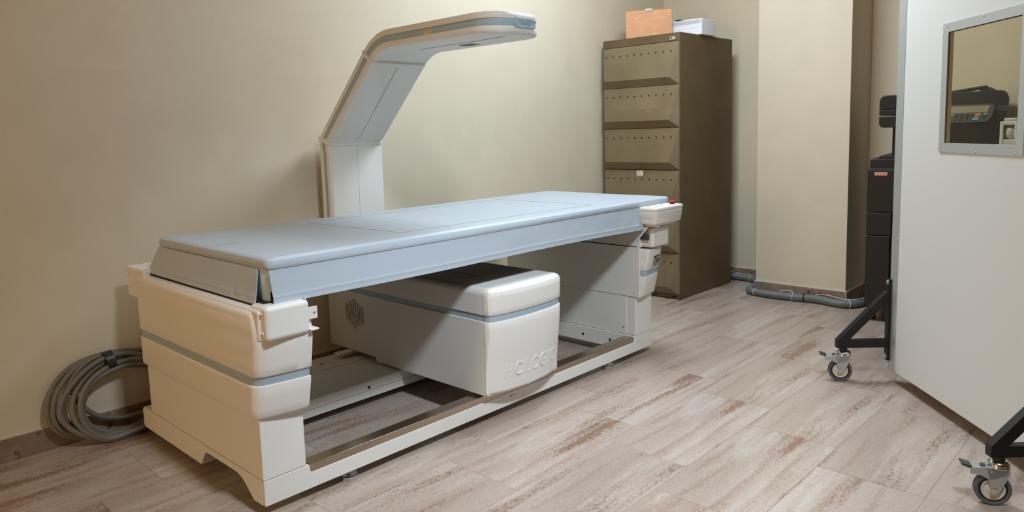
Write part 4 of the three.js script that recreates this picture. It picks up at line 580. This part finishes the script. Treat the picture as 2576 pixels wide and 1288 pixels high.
// ---------------------------------------------------------------- copier behind the screen
{
  const K = thing('photocopier', 'black floor-standing photocopier behind the white screen by the right wall', 'photocopier', [3.85, 0, -0.9]);
  K.rotation.y = 0.15;
  const xf = 3.85, xb = 4.32, zl = -1.191, zr = -0.66;
  const body = part('body', [rbox(xf + 0.012, xb, 0.08, 0.772, zl + 0.004, zr - 0.01, 0.006), rbox(xf + 0.02, xb, 0.765, 0.816, zl + 0.006, -0.72, 0.004), rbox(xf + 0.03, xb, 0.81, 0.832, zl + 0.046, -0.72, 0.003), rbox(xf + 0.02, xb, 0.76, 0.972, -0.93, zr, 0.006), rbox(xf + 0.06, xb, 0.81, 0.972, -1.095, -0.92, 0.004), rbox(xf + 0.3, xb, 0.81, 0.972, zl + 0.2, -0.92, 0.004)], M.copier, K);
  const front = (y0, y1, z0, z1) => rbox(xf, xf + 0.02, y0, y1, z0, z1, 0.005, 3);
  part('front_cover', front(0.5555, 0.7655, zl, -0.70), M.copier, K);
  part('paper_drawer', front(0.441, 0.5535, zl, -1.078), M.copier, K);
  part('paper_drawer', front(0.441, 0.5535, -1.062, -0.68), M.copier, K);
  part('lower_door', [front(0.08, 0.4385, zl, -1.082)], M.copier, K);
  part('lower_door', [front(0.08, 0.4385, -1.066, -0.68)], M.copier, K);
  for (const [z, x] of [[-1.165, 3.93], [-0.72, 3.93], [-1.155, 4.3], [-0.72, 4.3]]) part('caster', [cyl(x, 0.034, z, 0.034, 0.03, 'z', 20), rbox(x - 0.03, x + 0.03, 0.062, 0.082, z - 0.02, z + 0.02, 0.003)], M.blackMatte, K);
  const badge = printed(256, 64, (x, w, h) => { x.fillStyle = '#e06a46'; for (let k = 0; k < 4; k++) { x.fillRect(8 + k * 61, 8, 57, 48); } x.fillStyle = '#fbe9dd'; x.font = 'bold 44px sans-serif'; x.textAlign = 'center'; [...'UTAX'].forEach((c, k) => x.fillText(c, 36 + k * 61, 48)); }, '#f3cdb8');
  part('maker_badge', rbox(xf - 0.0012, xf + 0.001, 0.7375, 0.7535, -1.160, -1.1035, 0.0008), mat('#efb79c', 0.5), K);
  part('badge_print', (() => { const g = new THREE.PlaneGeometry(0.056, 0.0135); g.rotateY(-Math.PI / 2); g.translate(xf - 0.0016, 0.7455, -1.1318); return g; })(), new THREE.MeshStandardMaterial({ map: badge, roughness: 0.5 }), K, 'orange badge with white letters');
  const slab = (y0, y1, R, x0 = xf, x1 = xb, z0 = -1.148, z1 = -0.632) => prism(roundPoly([[z0, y0], [z1, y0], [z1, y1], [z0, y1]], R, 8), 'zy', x0, x1, 0.003);
  part('scanner_unit', slab(0.969, 1.0235, [0.022, 0.02, 0.003, 0.003]), M.copier, K);
  const feeder = part('document_feeder', [slab(1.028, 1.056, 0.003), slab(1.0572, 1.124, [0.002, 0.002, 0.03, 0.03])], M.copier, K);
  part('feeder_side', rbox(xf - 0.001, xf + 0.02, 1.0285, 1.0565, -0.70, -0.632, 0.002), M.copierGrey, feeder);
  part('paper_tray', prism([[-1.02, 1.108], [-0.93, 1.121], [-0.715, 1.150], [-0.712, 1.145], [-0.90, 1.115], [-1.02, 1.102]], 'zy', xf + 0.03, xf + 0.26), M.copierGrey, feeder);
  part('tray_wing', prism([[-0.76, 1.141], [-0.70, 1.141], [-0.672, 1.124], [-0.74, 1.128]], 'zy', xf + 0.04, xf + 0.22), M.copierGrey, feeder);
  // tilted control panel in front of the scanner unit
  const P = new THREE.Group(); P.name = numbered('control_panel'); K.add(P);
  const tip = (g) => { const q = plain(g), p = q.attributes.position; for (let i = 0; i < p.count; i++) { const x = p.getX(i), y = p.getY(i), z = p.getZ(i); p.setXYZ(i, 3.775 + (y - 0.985) * 0.75 + x, y, z + (y - 0.985) * 0.28); } q.computeVertexNormals(); return q; };
  part('panel_shell', tip(prism(roundPoly([[-1.03, 0.985], [-0.708, 0.985], [-0.695, 1.0], [-0.695, 1.055], [-0.71, 1.067], [-1.03, 1.067]], 0.01, 4), 'zy', 0, 0.03, 0.003)), M.copierGrey, P);
  part('panel_neck', rbox(3.82, 3.88, 0.965, 1.02, -1.0, -0.74, 0.006), M.copier, P);
  part('touch_screen', tip(prism([[-1.0, 1.028], [-0.718, 1.028], [-0.718, 1.0585], [-1.0, 1.0585]], 'zy', -0.001, 0.003)), mat('#8d876c', 0.25), P, 'pale touch screen');
  const keyAt = (name, z, y, w, h, c) => part(name, tip(prism(roundPoly([[z - w / 2, y - h / 2], [z + w / 2, y - h / 2], [z + w / 2, y + h / 2], [z - w / 2, y + h / 2]], 0.0015, 2), 'zy', -0.003, 0.002)), c, P);
  const kd = mat('#17160f', 0.5), kl = mat('#b9bcb4', 0.5);
  for (let r = 0; r < 4; r++) for (let c = 0; c < 4; c++) { const z = -0.832 + c * 0.0215, y = 1.0195 - r * 0.0072; keyAt('key', z, y, 0.0125, 0.0044, kd); keyAt('key_mark', z + 0.002, y + 0.0012, 0.005, 0.0012, kl); }
  for (let r = 0; r < 3; r++) keyAt('key', -0.862, 1.011 - r * 0.0068, 0.0125, 0.0042, kd);
  keyAt('key', -0.856, 1.0205, 0.028, 0.005, mat('#8f97a6', 0.4));
  keyAt('orange_key', -0.7525, 1.0202, 0.024, 0.0062, mat('#d99350', 0.5)); keyAt('red_key', -0.752, 1.0115, 0.023, 0.0062, mat('#d2574a', 0.5)); keyAt('blue_key', -0.7545, 1.0, 0.025, 0.0115, mat('#3ba0b4', 0.5)); keyAt('green_key', -0.722, 1.0208, 0.013, 0.006, mat('#8bb08a', 0.5));
  keyAt('key', -0.7235, 1.0115, 0.014, 0.004, kd); keyAt('key', -0.7245, 1.0035, 0.014, 0.004, kd);
  part('side_shelf', [rbox(3.675, xf + 0.25, 0.868, 0.882, zr - 0.005, -0.53, 0.003), prism([[zr - 0.005, 0.80], [-0.56, 0.868], [zr - 0.005, 0.868]], 'zy', xf + 0.1, xf + 0.13)], M.copier, K);
}
{
  const D = thing('plastic_dispenser', 'small white plastic dispenser box seen through the screen window beside the copier', 'dispenser', [3.76, 0.8825, -0.6]);
  const zl = -0.634, zr = -0.567, x0 = 3.73, x1 = 3.79;
  part('shell', [rbox(x0, x1, 0.883, 0.985, zl, zl + 0.015, 0.005, 3), rbox(x0, x1, 0.883, 0.985, zr - 0.015, zr, 0.005, 3), rbox(x0 + 0.002, x1, 0.883, 0.908, zl + 0.003, zr - 0.003, 0.004, 3), rbox(x0 + 0.001, x1, 0.968, 0.986, zl + 0.004, zr - 0.004, 0.005, 3), rbox(x1 - 0.012, x1, 0.885, 0.984, zl + 0.003, zr - 0.003, 0.003)], mat('#d6d3c6', 0.5), D);
  part('tissue_pack', (() => { const g = new THREE.SphereGeometry(1, 28, 20), p = g.attributes.position; for (let i = 0; i < p.count; i++) { const x = p.getX(i), y = p.getY(i), z = p.getZ(i), k = 1 + 0.12 * (fbm(x * 3 + 5, y * 3 + z * 2 + 5, 401, 3) - 0.5); p.setXYZ(i, x0 + 0.026 + x * 0.018 * k, 0.9375 + Math.sign(y) * Math.abs(y) ** 0.8 * 0.029 * k, (zl + zr) / 2 + Math.sign(z) * Math.abs(z) ** 0.8 * 0.019 * k); } g.computeVertexNormals(); return g; })(), mat('#c9cac6', 0.35), D);
  part('cap', [rbox(x0 + 0.008, x1 - 0.008, 0.9855, 1.0, zl + 0.012, zr - 0.006, 0.006, 3)], new THREE.MeshPhysicalMaterial({ color: hex('#e9e7dd'), roughness: 0.35, transmission: 0.4, thickness: 0 }), D);
}
renderer.render(scene, camera);
